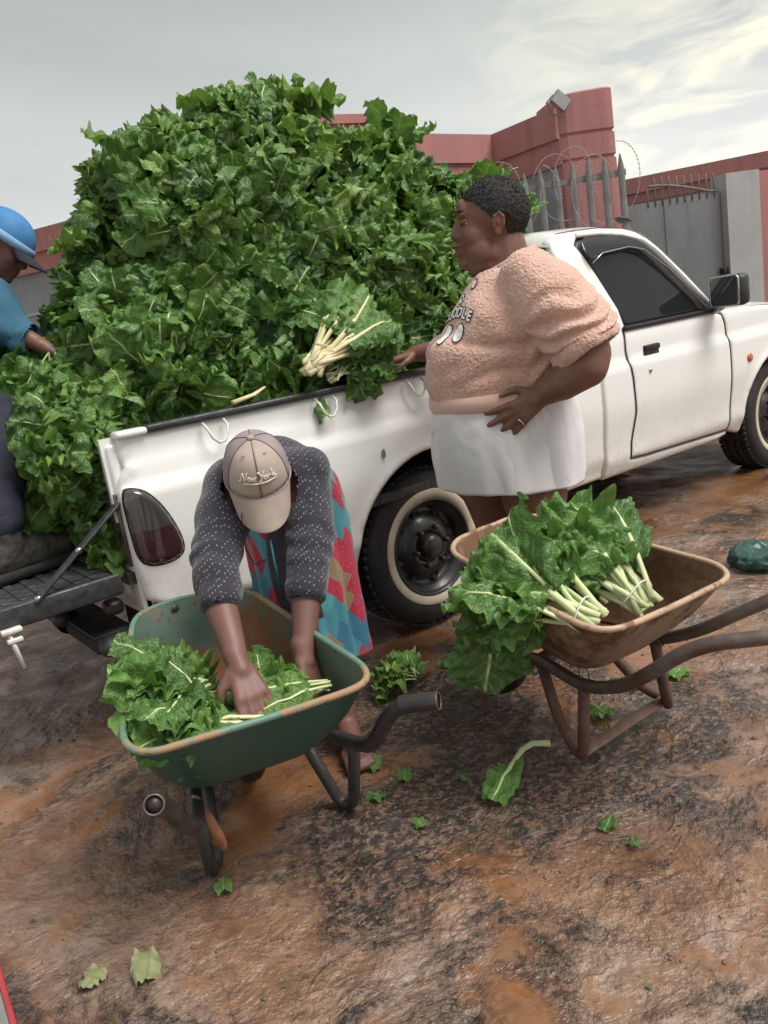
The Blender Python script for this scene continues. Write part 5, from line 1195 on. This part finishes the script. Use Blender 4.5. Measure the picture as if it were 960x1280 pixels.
def boot(ank, d, lab=None):
    a = V(ank); d = V((d[0], d[1], 0)).normalized(); s = V((-d.y, d.x, 0)); z0 = .635
    g = G(); g.chain([V((a.x, a.y, .86)), V((a.x, a.y, .74)), V((a.x, a.y, z0+.06)) - d*.02], [.062, .062, .058], 18); g.chain([V((a.x, a.y, z0+.055)) - d*.03, V((a.x, a.y, z0+.062)) + d*.09, V((a.x, a.y, z0+.048)) + d*.19], [.052, .056, .046], 18)
    bm_ = union(g, .007, 5); displace(bm_, lambda c, n: n*(.005*nz(c, 26, 2) + .003*nz(c, 60, 3))); bo = put('boot', keep(bm_, lambda p: p.z > z0+.012 and p.z < .855), MB_, MT['leather'])
    g = G(); pr = [(-.095, .03), (-.075, .048), (0, .045), (.09, .05), (.17, .052), (.225, .036), (.245, 0)]; ring = [a + d*x + s*y for x, y in pr] + [a + d*x - s*y for x, y in reversed(pr[:-1])]
    g.loft([[V((p.x, p.y, z)) for p in ring] for z in (z0-.012, z0+.002, z0+.022)]); g.put('sole', MT['rubber'], bo)
    for k in range(5):
        c = V((a.x, a.y, z0+.118 - .012*k + .02)) + d*(.045+.022*k); g = G(); g.tube([c - s*.028 + V((0, 0, -.012)), c, c + s*.028 + V((0, 0, -.012))], .004, 6); g.put('bootlace', MT['dark'], bo)
boot((-.255, .385, 0), (.96, .22)); boot((-.30, .80, 0), (.9, -.2))
# ================================================================ WHEELBARROWS
def m_barrow(name, paint, paint2, rust, rust2, amount, bare=None, rough=.45):
    m, t, b = nodes(name); vec = coords(t)
    big = noise_(t, vec, 4.2, 6, .65); fine = noise_(t, vec, 26, 6, .7); st = noise_(t, coords(t, 'Object', (22, 22, 4)), 1, 4, .6)
    p = mixc(t, noise_(t, vec, 9, 4), paint, paint2); r = mixc(t, fine, rust, rust2)
    k = ramp(t, math_(t, 'ADD', math_(t, 'MULTIPLY', big, .75), math_(t, 'ADD', math_(t, 'MULTIPLY', fine, .2), math_(t, 'MULTIPLY', st, .12))), [(amount, 0.), (amount+.07, 1.)]).outputs[0]
    c = mixc(t, k, p, r); c = mixc(t, ramp(t, noise_(t, vec, 60, 3), [(.62, 0.), (.68, .7)]).outputs[0], c, tuple(x*.35 for x in rust))
    t.links.new(c, b.inputs['Base Color']); t.links.new(mixc(t, k, (rough,)*3, (.72,)*3), b.inputs['Roughness'])
    bump_(t, b, math_(t, 'ADD', math_(t, 'MULTIPLY', fine, .5), math_(t, 'MULTIPLY', k, .6)), .35, .003); return m
MT['green'] = m_barrow('worn_green_barrow_paint', (.018, .075, .056), (.032, .11, .082), (.25, .11, .05), (.16, .07, .035), .64)
MT['greenin'] = m_barrow('scraped_green_barrow_inside', (.045, .115, .085), (.16, .20, .155), (.30, .125, .05), (.20, .085, .04), .50)
MT['rust'] = m_barrow('pale_paint_lost_to_rust', (.33, .25, .175), (.25, .165, .105), (.165, .07, .036), (.10, .045, .026), .50, None, .5)
MT['rustin'] = m_barrow('rusty_barrow_inside', (.25, .155, .09), (.19, .11, .062), (.18, .085, .045), (.11, .053, .03), .50, None, .55)
MT['rusttube'] = mat('rusted_steel_tube', (.125, .055, .032), (.07, .036, .026), 16, .5, .75, bump=.4, bscale=120, bdist=.003)
MT['steeltube'] = mat('worn_steel_tube', (.17, .14, .125), (.10, .06, .045), 11, .3, .6, metal=.5, bump=.25, bscale=120, bdist=.002)
MT['blacktube'] = mat('chipped_black_tube', (.022, .021, .021), (.05, .04, .035), 18, .32, .6, bump=.35, bscale=90, bdist=.003, lo=.45, hi=.8)
MT['rustplate'] = mat('orange_rust_plate', (.36, .16, .06), (.22, .08, .04), 20, .6, .75, bump=.4, bscale=90, bdist=.004)
def rquad(q, rad, n=9):
    """rounded quadrilateral from four corners"""
    r = []
    for i in range(4):
        p = V(q[i]); a = V(q[i-1]); c = V(q[(i+1) % 4]); ra = min(rad, (a-p).length*.45); rc = min(rad, (c-p).length*.45); A_ = p + (a-p).normalized()*ra; C_ = p + (c-p).normalized()*rc
        for k in range(n): t = k/(n-1); r.append(A_*(1-t)**2 + p*2*t*(1-t) + C_*t*t)
        e0 = r[-1]; nx_ = V(q[(i+1) % 4]); b2 = V(q[(i+2) % 4]); rn = min(rad, (p-nx_).length*.45); e1_ = nx_ + (p-nx_).normalized()*rn
        for k in range(1, 7): r.append(e0.lerp(e1_, k/7))
    return r
def tray(parent, rim, bot, m_out, m_in, m_rim, rad=.10, bulge=.02, sag=()):
    top = rquad(rim, rad); low = rquad(bot, rad*.8); ct = sum(top, V())/len(top); n = len(top)
    def ring(k, inset):
        r = []
        for a, b in zip(low, top):
            p = a.lerp(b, k); d = p - V((ct.x, ct.y, p.z)); r.append(p + d.normalized()*(bulge*sin(pi*k) - inset) if d.length > 1e-4 else p)
        return r
    ks = (0, .06, .16, .3, .5, .75, .92, 1)
    g = G(); bc = sum(low, V())/n
    g.loft([[bc.lerp(p, .92)-V((0, 0, .012)) for p in low]] + [ring(k, 0) for k in ks], False); g.f.append(tuple(range(n-1, -1, -1))); o = g.put('tray_outside', m_out, parent)
    g = G(); g.loft([[bc.lerp(p, .90)-V((0, 0, .006)) for p in low]] + [ring(k, .004) for k in ks], False); g.f.append(tuple(range(n))); g.put('tray_inside', m_in, parent)
    g = G(); pts = [p + V((0, 0, .0012*sin(i*.9))) for i, p in enumerate(ring(1, -.004))]; pts.append(pts[0]); g.tube(pts, .0082, 10, False); g.put('rolled_rim', m_rim, parent); return top, low
def bent(pts, r=.05, n=6):
    """polyline with rounded bends"""
    pts = [V(p) for p in pts]; o = [pts[0]]
    for a, b, c in zip(pts[:-2], pts[1:-1], pts[2:]):
        A_ = b + (a-b).normalized()*min(r, (a-b).length*.48); C_ = b + (c-b).normalized()*min(r, (c-b).length*.48)
        for k in range(n+1): t = k/n; o.append(A_*(1-t)**2 + b*2*t*(1-t) + C_*t*t)
    o.append(pts[-1]); return o
def barrow_wheel(parent, c, ax, r, m_t, m_r):
    c = V(c); ax = V(ax).normalized(); u = ax.orthogonal().normalized(); w_ = ax.cross(u)
    def rev(prof, n=40):
        g = G(); v = []; f = []
        for rr, h in prof:
            for j in range(n): q = 2*pi*j/n; v.append(c + ax*h + (u*cos(q) + w_*sin(q))*rr)
        for i in range(len(prof)-1):
            for j in range(n): f.append((i*n+j, i*n+(j+1) % n, (i+1)*n+(j+1) % n, (i+1)*n+j))
        return g.add(v, f)
    ty = rev([(r*.62, -.02), (r*.72, -.036), (r*.90, -.036), (r*.98, -.022), (r, 0), (r*.98, .022), (r*.90, .036), (r*.72, .036), (r*.62, .02)]).put('tyre', m_t, parent)
    rev([(r*.64, -.022), (r*.58, -.012), (r*.3, -.006), (r*.16, -.03), (0, -.03)]).put('rim', m_r, parent); rev([(r*.64, .022), (r*.58, .012), (r*.3, .006), (r*.16, .03), (0, .03)]).put('rim', m_r, parent)
# ---- green one under the bending person
WG = thing('wheelbarrow', (-.02, -.80, 0), 'worn green wheelbarrow with black tube handles holding loose chard', 'wheelbarrow')
GR = [(-.405, -1.005, .512), (.142, -1.155, .505), (.172, -.455, .600), (-.118, -.372, .606)]
GB = [(-.272, -.845, .296), (.095, -.945, .292), (.115, -.640, .325), (-.075, -.585, .328)]
tray(WG, GR, GB, MT['green'], MT['greenin'], m_barrow('chipped_green_rim', (.13, .24, .19), (.09, .19, .15), (.38, .25, .15), (.30, .17, .09), .50), .115, .022)
for x, y, z in ((-.02, -.418, .588), (.10, -.452, .588)):
    g = G(); g.ell((x, y, z), (.012, .006, .010)); g.put('rivet', MT['steeltube'], WG)
axg = V((.085, -.43, .185)); lat = V((.965, -.26, 0))
hl = bent([(-.400, -1.135, .470), (-.372, -1.065, .440), (-.320, -1.035, .325), (-.250, -.905, .248), (-.205, -.78, .262), tuple(axg - lat*.10)], .07)
hr = bent([(.200, -1.262, .462), (.140, -1.180, .452), (.118, -1.105, .335), (.150, -.990, .285), (.130, -.80, .270), tuple(axg + lat*.08)], .06)
for h in (hl, hr):
    g = G(); g.tube(h, .0185, 14, False); ho = g.put('handle_tube', MT['blacktube'], WG)
    d = (h[0]-h[1]).normalized(); g = G(); g.tube([h[0] - d*.085, h[0] + d*.002], .0205, 16, False); g.tube([h[0] + d*.002, h[0] + d*.002 - d*.0001], [.0205, .0165], 16, False); g.tube([h[0] - d*.0, h[0] - d*.06], .0165, 16, True); g.put('grip', MT['blacktube'], ho)
    g = G(); g.tube([h[0] + d*.003 + (d.orthogonal().normalized()*cos(t) + d.cross(d.orthogonal().normalized())*sin(t))*.0185 for t in [2*pi*k/24 for k in range(25)]], .0022, 6, False); g.put('grip_rim', MT['steeltube'], ho)
    g = G(); g.ell(h[0] - d*.03, (.0155, .0155, .0155)); g.put('tube_bore', MT['dark'], ho)
for pts in ([(-.250, -.905, .248), (-.205, -.775, .018), (-.170, -.735, .014), (-.120, -.655, .285)], [(.148, -.975, .290), (.200, -.825, .018), (.185, -.780, .014), (.108, -.735, .285)]):
    g = G(); g.tube(bent(pts, .035), .0165, 12); g.put('leg', MT['blacktube'], WG)
# rust plate bolted to the left leg
pl = [(.0, .0), (.018, .004), (.030, -.02), (.048, -.07), (.060, -.125), (.052, -.150), (.030, -.128), (.006, -.10), (-.004, -.05)]
MP = Matrix.Translation((-.235, -.835, .275)) @ Matrix(((.80, .35, .0, 0), (-.55, .80, .1, 0), (.0, .0, 1, 0), (0, 0, 0, 1)))
g = G(); cp_ = densify(chaikin(pl, 2), .01); v = [MP @ V((x, -.012*sin((x+.01)*38), z)) for x, z in cp_] + [MP @ V((x, .010-.012*sin((x+.01)*38), z)) for x, z in cp_]; n_ = len(cp_)
g.add(v, [tuple(range(n_-1, -1, -1)), tuple(range(n_, 2*n_))] + [(i, (i+1) % n_, n_+(i+1) % n_, n_+i) for i in range(n_)]); g.put('brace_plate', MT['rustplate'], WG)
barrow_wheel(WG, axg, lat, .175, MT['rubber'], MT['rusttube'])
G().tube([axg - lat*.11, axg + lat*.10], .010, 8).put('axle', MT['rusttube'], WG)
# ---- rusty one in front of the standing woman
WB = thing('wheelbarrow', (.93, -1.05, 0), 'rusty brown wheelbarrow with bare steel handles piled with bunched chard', 'wheelbarrow')
RR = [(.690, -.760, .605), (.575, -1.420, .505), (1.115, -1.460, .498), (1.075, -.760, .610)]
RB = [(.800, -.945, .312), (.750, -1.215, .288), (1.035, -1.290, .318), (1.000, -.960, .322)]
tray(WB, RR, RB, MT['rust'], MT['rustin'], m_barrow('rubbed_rusty_rim', (.50, .36, .24), (.42, .28, .18), (.26, .12, .06), (.18, .08, .045), .56), .125, .020)
ax2 = V((.92, -.67, .165)); lt2 = V((.995, -.09, 0))
hn = bent([(.905, -1.86, .515), (.785, -1.690, .490), (.712, -1.570, .472), (.690, -1.385, .325), (.740, -1.215, .252), (.800, -.985, .262), tuple(ax2 - lt2*.10)], .075)
hf = bent([(1.30, -1.74, .49), (1.17, -1.590, .46), (1.10, -1.47, .40), (1.06, -1.36, .33), (1.04, -1.22, .275), (1.005, -.985, .27), tuple(ax2 + lt2*.10)], .07)
for h in (hn, hf): G().tube(h, .0178, 14).put('handle_tube', MT['steeltube'], WB)
for pts in ([(.800, -1.000, .262), (.785, -1.060, .10), (.772, -1.125, .020), (.757, -1.165, .020), (.745, -1.205, .255)], [(1.020, -1.02, .27), (1.10, -1.12, .08), (1.165, -1.165, .018), (1.13, -1.19, .02), (1.035, -1.23, .28)]):
    G().tube(bent(pts, .035), .0165, 12).put('leg', MT['rusttube'], WB)
a_ = V((.760, -1.165, .032)); b_ = V((1.150, -1.180, .040)); d_ = b_-a_
G().box((-.0, -.016, -.004), (d_.length, .016, .004), Matrix.Translation(a_) @ d_.to_track_quat('X', 'Z').to_matrix().to_4x4() @ Matrix.Rotation(.5, 4, 'X'), .002).put('flat_brace', MT['rusttube'], WB)
G().tube([(.79, -.98, .25), (.90, -.985, .255), (1.01, -.985, .265)], .012, 8).put('cross_rod', MT['rusttube'], WB)
for p in ((.755, -1.20, .285), (1.03, -1.25, .305)): 
    g = G(); g.tube([V(p) + V((.016*cos(t), .010*sin(t), .030*sin(t))) for t in [2*pi*k/16 for k in range(17)]], .0022, 6, False); g.put('wire_tie', MT['steeltube'], WB)
barrow_wheel(WB, ax2, lt2, .155, MT['rubber'], MT['rusttube'])
G().tube([ax2 - lt2*.11, ax2 + lt2*.11], .010, 8).put('axle', MT['rusttube'], WB)
# ================================================================ LOOSE CHARD
RL_ = random.Random(77)
HERO = [leaf_mesh(RL_.uniform(.25, .31), RL_.uniform(.075, .10), 400+i, (MT['leaflight'], MT['stem']), RL_.uniform(.4, 1.5), RL_.uniform(1.1, 1.7), .13, 16, 46, .0078, RL_.uniform(0, .4)) for i in range(10)]
CREAM = [leaf_mesh(RL_.uniform(.20, .26), RL_.uniform(.06, .08), 500+i, (MT['leaflight'], MT['stemcream']), RL_.uniform(.3, 1.0), RL_.uniform(.9, 1.4), .17, 14, 26, .0085, RL_.uniform(0, .4)) for i in range(8)]
def bunch(base, d, up, k, lib, label, group=None, fan=.5, spread=.035, sc=(.85, 1.1), droop=.25, cat='chard bunch', nm='chard_bunch', tie=False, lift=0., stem=.13):
    """stems gathered at base, blades fanning out along d"""
    d = V(d).normalized(); up = V(up); up = (up - d*up.dot(d)).normalized(); s = d.cross(up); T = thing(nm, V(base), label, cat, group)
    for i in range(k):
        a = lerp(-fan, fan, (i+.5)/k + RL_.uniform(-.5, .5)/k); el = RL_.uniform(-.15, .45) + lift
        dd = d*cos(a) + s*sin(a); dd = (dd + up*el).normalized(); off = s*(spread*lerp(-1, 1, RL_.random())) + up*(spread*.7*RL_.random())
        roll = RL_.gauss(0, .5)
        add_leaf(T, RL_.choice(lib), V(base) + off + dd*stem, dd, up, RL_.uniform(*sc), roll)
    if tie:
        c = V(base) + d*.05 + up*spread*.4; g = G()
        g.tube([c + s*(spread*1.35*cos(t)) + up*(spread*.95*sin(t)) + d*.006*sin(2*t) for t in [2*pi*q/20 for q in range(21)]], .0022, 6, False); g.put('tie_band', MT['hook'], T)
    return T
# in the rusty barrow: two tied bunches, loose leaves behind and a great leaf over the side
bunch((.665, -1.345, .490), (-.05, .90, .24), (-.45, -.45, .78), 18, HERO, 'light green chard bunch with long pale stems lying nearest in the rusty wheelbarrow', None, .42, .034, (.82, 1.0), tie=True)
bunch((.815, -1.385, .480), (.10, .84, .36), (-.35, -.55, .75), 19, HERO, 'upright chard bunch with thick cream stem ends in the rusty wheelbarrow', None, .45, .038, (.80, .98), tie=True, lift=.05)
bunch((.86, -1.10, .45), (.05, .75, .35), (-.3, -.4, .9), 15, HERO, 'ruffled chard bunch at the back of the load in the rusty wheelbarrow', None, .8, .05, (.7, .85), stem=.03)
bunch((.78, -1.00, .47), (-.30, .85, .16), (-.2, -.4, .9), 9, LIGHT, 'loose chard leaves poking over the front lip of the rusty wheelbarrow', None, .6, .05, (.6, .8), cat='chard leaves', nm='chard_bunch', stem=.0)
bunch((.70, -1.16, .50), (-.55, .55, .05), (-.3, -.5, .8), 8, HERO, 'chard bunch drooping over the near side of the rusty wheelbarrow', None, .6, .04, (.62, .8), stem=.0, lift=-.15)
BIG = leaf_mesh(.27, .105, 931, (MT['leaflight'], MT['stem']), .35, .9, .07, 18, 56, .0085, .15)
T = thing('chard_leaf', (.60, -1.10, .55), 'large flat green chard leaf hanging down over the side of the rusty wheelbarrow', 'chard leaf'); add_leaf(T, BIG, (.585, -1.075, .530), (-.16, .06, -.95), (-.62, -.76, .12), 1., 0, 'leaf')
T = thing('chard_leaf', (.66, -.98, .52), 'smaller veined chard leaf hanging in shade behind the big drooping one', 'chard leaf'); add_leaf(T, HERO[4], (.66, -1.0, .53), (.04, .12, -.95), (-.7, -.66, .1), .75, 0, 'leaf')
# in the green barrow
bunch((-.175, -.86, .49), (-.82, -.06, .30), (-.15, -.55, .85), 16, FLAT, 'frilly chard bunch flopping over the left rim of the green wheelbarrow', None, .85, .06, (.62, .85), stem=.02)
bunch((-.14, -.80, .44), (-.50, .35, .50), (-.1, -.5, .85), 16, LEAVES, 'dark curly chard bunch in the middle of the green wheelbarrow', None, .7, .05, (.6, .8), stem=.02)
bunch((-.14, -.86, .46), (-.80, .0, .25), (-.1, -.45, .9), 12, LEAVES, 'low chard bunch along the near lip of the green wheelbarrow', None, .5, .04, (.6, .8), stem=.01)
bunch((-.050, -1.0, .435), (-.70, .55, .02), (-.1, -.5, .85), 8, CREAM, 'chard bunch with cut pale stems held in the bending person\'s hand', None, .30, .020, (.5, .65), tie=True, stem=.09)
bunch((.115, -.98, .45), (-.80, .30, .03), (-.1, -.5, .85), 8, FLAT, 'chard bunch with a pale stem under the hand at the right of the green wheelbarrow', None, .30, .022, (.55, .7), stem=.06)
bunch((.03, -.78, .38), (-.2, .4, .4), (-.1, -.5, .8), 9, LIGHT, 'small chard bunch behind the hands in the green wheelbarrow', None, .7, .05, (.45, .6), stem=.02)
# on the heap: the cut bunch with cream stems, the limp leaf over the rail, pale stems
bunch((.845, -.015, 1.175), (.80, .30, .26), (-.35, -.7, .62), 26, CREAM, 'chard bunch with a fan of cream cut stems resting on the bed rail', None, .50, .036, (.9, 1.2), tie=True, stem=.13)
bunch((.96, .02, 1.12), (.85, .15, .10), (-.3, -.75, .6), 14, LIGHT, 'limp dark chard bunch under the cream stems along the rail', None, .6, .04, (.75, .95), stem=.02)
T = thing('chard_leaf', (1.02, -.012, 1.085), 'single limp chard leaf dangling over the black bed rail', 'chard leaf'); add_leaf(T, LEAVES[3], (1.02, -.02, 1.085), (.02, -.10, -.99), (-.6, -.8, .05), .72, 0)
T = thing('cut_stalk', (1.49, .26, 1.36), 'cut pale chard stem end poking out of the heap beside the woman\'s chest', 'chard stem')
for k in range(3): G().tube([V((1.40, .22, 1.32 - .02*k)), V((1.49, .25, 1.365 - .012*k)), V((1.56, .30, 1.40 - .01*k))], [.016, .013, .010], 8, True, .6).put('stem', MT['stemcream'], T)
T = thing('cut_stalk', (.60, .03, 1.06), 'flat pale chard stem lying on the bed rail above the beige cap', 'chard stem'); G().tube([V((.50, .02, 1.085)), V((.585, .02, 1.098)), V((.65, .05, 1.115))], [.018, .014, .008], 8, True, .5).put('stem', MT['stemcream'], T)
# bunch in the hand of the man on the tailgate
bunch((.11, .55, 1.32), (-.22, -.14, -.95), (-.5, -.75, .2), 14, LEAVES, 'dark chard bunch hanging from the hand of the man in blue', None, .6, .05, (.9, 1.15), stem=.02)
# on the ground
bunch((.80, -.40, .03), (-.1, .60, .06), (0, -.2, 1), 9, LEAVES, 'crumpled chard bunch with one pale stem on the wet ground by the rear wheel', None, .9, .03, (.6, .8), stem=.05)
T = thing('chard_leaf', (.60, -1.08, .01), 'single chard leaf with a long curved white stem lying on the mud', 'chard leaf')
add_leaf(T, leaf_mesh(.165, .046, 901, (MT['leaflight'], MT['stem']), .3, 1.3, .0, 14, 44, .006, .3), V((.615, -1.035, .024)), (-.93, -.36, .02), (0, -.2, 1), 1, 0, 'blade')
g = G(); g.tube([V((.540, -1.062, .024)), V((.615, -1.035, .026)), V((.665, -1.022, .034)), V((.705, -1.025, .036)), V((.745, -1.055, .028))], [.004, .007, .010, .012, .0135], 10, True, .6); g.put('stalk', MT['stem'], T)
scraps = [(.616, -1.363, .03, 'torn chard scrap on the mud beyond the curved stem'), (.552, -1.478, .018, 'smallest chard scrap far from the barrows on open mud'), (.281, -.991, .022, 'torn chard scrap in front of the green wheelbarrow'), (.421, -.771, .03, 'torn chard scrap between the two wheelbarrows'), (.345, -.70, .035, 'chard scrap beside the right leg of the green wheelbarrow'), (.282, -.851, .035, 'flattened chard scrap in front of the green wheelbarrow leg'), (-.195, -.815, .030, 'fresh chard scrap at the foot of the left barrow leg'), (-.567, -.889, .035, 'pale trampled chard scrap near the lower left corner'), (-.466, -.975, .042, 'second pale trampled chard scrap in the lower left, the longer one'), (1.04, -.973, .05, 'chard scrap on wet ground under the rusty wheelbarrow'), (1.33, -1.08, .05, 'chard scrap beside the far leg of the rusty wheelbarrow'), (.502, -.91, .022, 'thin chard scrap on dark mud between the barrows'), (.98, -.30, .05, 'chard scrap in the shade by the rear tyre'), (1.20, -1.02, .05, 'ragged chard scrap behind the flat brace of the rusty wheelbarrow')]
for i, (x, y, s, lab) in enumerate(scraps):
    me = leaf_mesh(s*1.9, s*.75, 700+i, (mat('withered_chard', (.20, .24, .10), (.28, .27, .14), 30, .6) if 'pale' in lab else MT['leaflight'],), RL_.uniform(-.4, .6), 1.5, 0, 8, 14, .002, .1, 0, False); o = put('chard_scrap', me, None, []); o.location = (x, y, ground_z(x, y) + .004); o.rotation_euler = (RL_.uniform(-.1, .1), RL_.uniform(-.1, .1), RL_.uniform(0, 6.28)); tag(o, lab, 'chard scrap', 'chard scraps on the ground')
o = put('chard_scrap', leaf_mesh(.035, .010, 760, (MT['leaf'],), .2, .8, 0, 6, 10, .002, .1, 0, False), None, []); o.matrix_world = Matrix.Translation((1.085, -.018, .795)) @ frame(V((.05, 0, -1)), V((0, -1, 0))); tag(o, 'tiny dark shred of leaf stuck to the white bed side near the wheel arch', 'chard scrap')
# countless crumbs of leaf, straw and grit trodden into the mud
g = G(); RG = random.Random(9)
for i in range(200):
    x = RG.gauss(.62, .55); y = RG.gauss(-.85, .42)
    if y > .2 or y < -2: continue
    z = ground_z(x, y) - .008; s = RG.uniform(.003, .009); a = RG.uniform(0, 6.28); d = V((cos(a), sin(a), 0)); p = V((-d.y, d.x, 0)); c = V((x, y, z)); w_ = RG.uniform(.2, .7)
    g.add([c - d*s, c + p*s*w_ + V((0, 0, .003)), c + d*s, c - p*s*w_ + V((0, 0, .002))], [(0, 1, 2, 3)])
tag(g.put('leaf_crumbs', mat('trodden_leaf', (.07, .13, .03), (.13, .16, .06), 30, .6), None, False), 'tiny crumbs of leaf trodden into the mud', 'leaf crumbs', kind='stuff')
g = G()
for i in range(2200):
    x = RG.uniform(-.9, 2.6); y = RG.uniform(-2.0, .6); s = abs(RG.gauss(0, .0022)) + .0010
    if nz((x, y, 0), 2.2, 6) < -.1: continue
    g.ell((x, y, ground_z(x, y) - .012 + s*.25), (s*RG.uniform(.8, 1.5), s*RG.uniform(.8, 1.5), s*.7), Matrix.Rotation(RG.uniform(0, 3), 3, 'Z'), 6, 4)
tag(g.put('mud_grit', mat('brown_mud_grit', (.17, .10, .065), (.07, .05, .04), 9, .4, .7), None), 'small stones and clods scattered over the wet mud', 'grit', kind='stuff')
# ================================================================ BITS AT THE EDGES
T = thing('plastic_bag', (2.52, -.78, 0), 'crumpled dark green plastic bag on the ground at the right edge', 'plastic bag')
g = G(); g.ell((2.50, -.79, .03), (.17, .12, .065), None, 56, 40); bm_ = g.me(); displace(bm_, lambda c, n: n*(.05*nz(c, 7, 1) - .035*abs(nz(c, 15, 2)) + .018*nz(c, 34, 3)))
put('bag', bm_, T, mat('dark_green_plastic', (.012, .055, .042), (.03, .10, .08), 14, .25, .45, bump=.3, bscale=60, bdist=.006))
g = G(); g.ell((2.58, -.86, .07), (.05, .03, .04), None, 24, 16); k_ = g.me(); displace(k_, lambda c, n: n*.03*nz(c, 26, 5)); put('knot', k_, T, mat('dark_green_film', (.012, .055, .042), None, 14, .3))
T = thing('board', (-.85, -.75, 0), 'dark grey board with a red edge cutting into the lower left corner', 'board')
MBd = Matrix.Translation((-.69, -.74, .012)) @ Matrix.Rotation(radians(-3.5), 4, 'Z')
G().box((-.5, -.5, -.012), (-.012, .18, .02), MBd, .004).put('panel', MT['iron'], T, False); G().box((-.012, -.5, -.012), (.0, .18, .024), MBd, .003).put('red_edge', mat('red_edging', (.42, .045, .05), None, 10, .5), T, False)
T = thing('plastic_post', (-.37, .06, .45), 'white plastic post with a small bracket below the tailgate at the left edge', 'post')
g = G(); g.tube([(-.378, .02, .55), (-.372, .015, .50), (-.362, .01, .43)], [.013, .015, .012], 8, True, .5); g.put('post', MT['hook'], T)
g = G(); g.box((-.40, -.0, .545), (-.34, .03, .560), None, .004); g.box((-.39, .0, .515), (-.345, .028, .530), None, .004); g.put('bracket', MT['hook'], T)
# white car glimpsed behind the tailgate at the left edge
CARP = V((-.15, 2.75, 0)); CX = V((-.80, .60, 0)); CY = V((.60, .80, 0))
T = thing('parked_car', CARP, 'white parked car just showing behind the leaves at the left edge', 'car')
MC = Matrix(((CX.x, CY.x, 0, CARP.x), (CX.y, CY.y, 0, CARP.y), (0, 0, 1, 0), (0, 0, 0, 1)))
lv = [(.0, .22, .58, 1.9), (.0, .30, .70, 1.95), (-.02, .55, .74, 2.0), (.02, .85, .76, 1.95), (.25, .95, .74, 1.8), (.55, 1.32, .62, 1.2), (.75, 1.40, .58, 1.05)]
rings = []
for x0, z, hw, hl in lv: rings.append([MC @ V((x0 + 1.9*(1-cos(0))*0 + (hl*2 if q in (1, 2) else 0), (-hw if q in (0, 1) else hw), z)) for q in range(4)])
g = G(); g.loft([densify3(r) for r in rings] if False else rings); bdm = evald(g.me(), [('BEVEL', dict(width=.05, segments=3))]); put('body', bdm, T, MT['paint'])
for x in (.70, 3.1):
    g = G(); g.lathe([(.0, -.01), (.19, -.01), (.2, .0), (.29, .0), (.31, .03), (.31, .16), (.29, .19)], (0, 0, 0), 'y', 32); m_ = g.me(); m_.transform(MC @ Matrix.Translation((x, -.78, .31))); put('wheel', m_, T, MT['rubber'])
g = G(); g.box((.02, -.66, 1.0), (.1, .66, 1.3), MC @ Matrix.Translation((.28, 0, 0)) @ Matrix.Rotation(.6, 4, 'Y')); g.put('rear_window', MT['glass'], T)
g = G(); g.box((-.05, -.72, .34), (.0, .72, .50), MC, .02); g.put('rear_bumper', MT['black'], T)
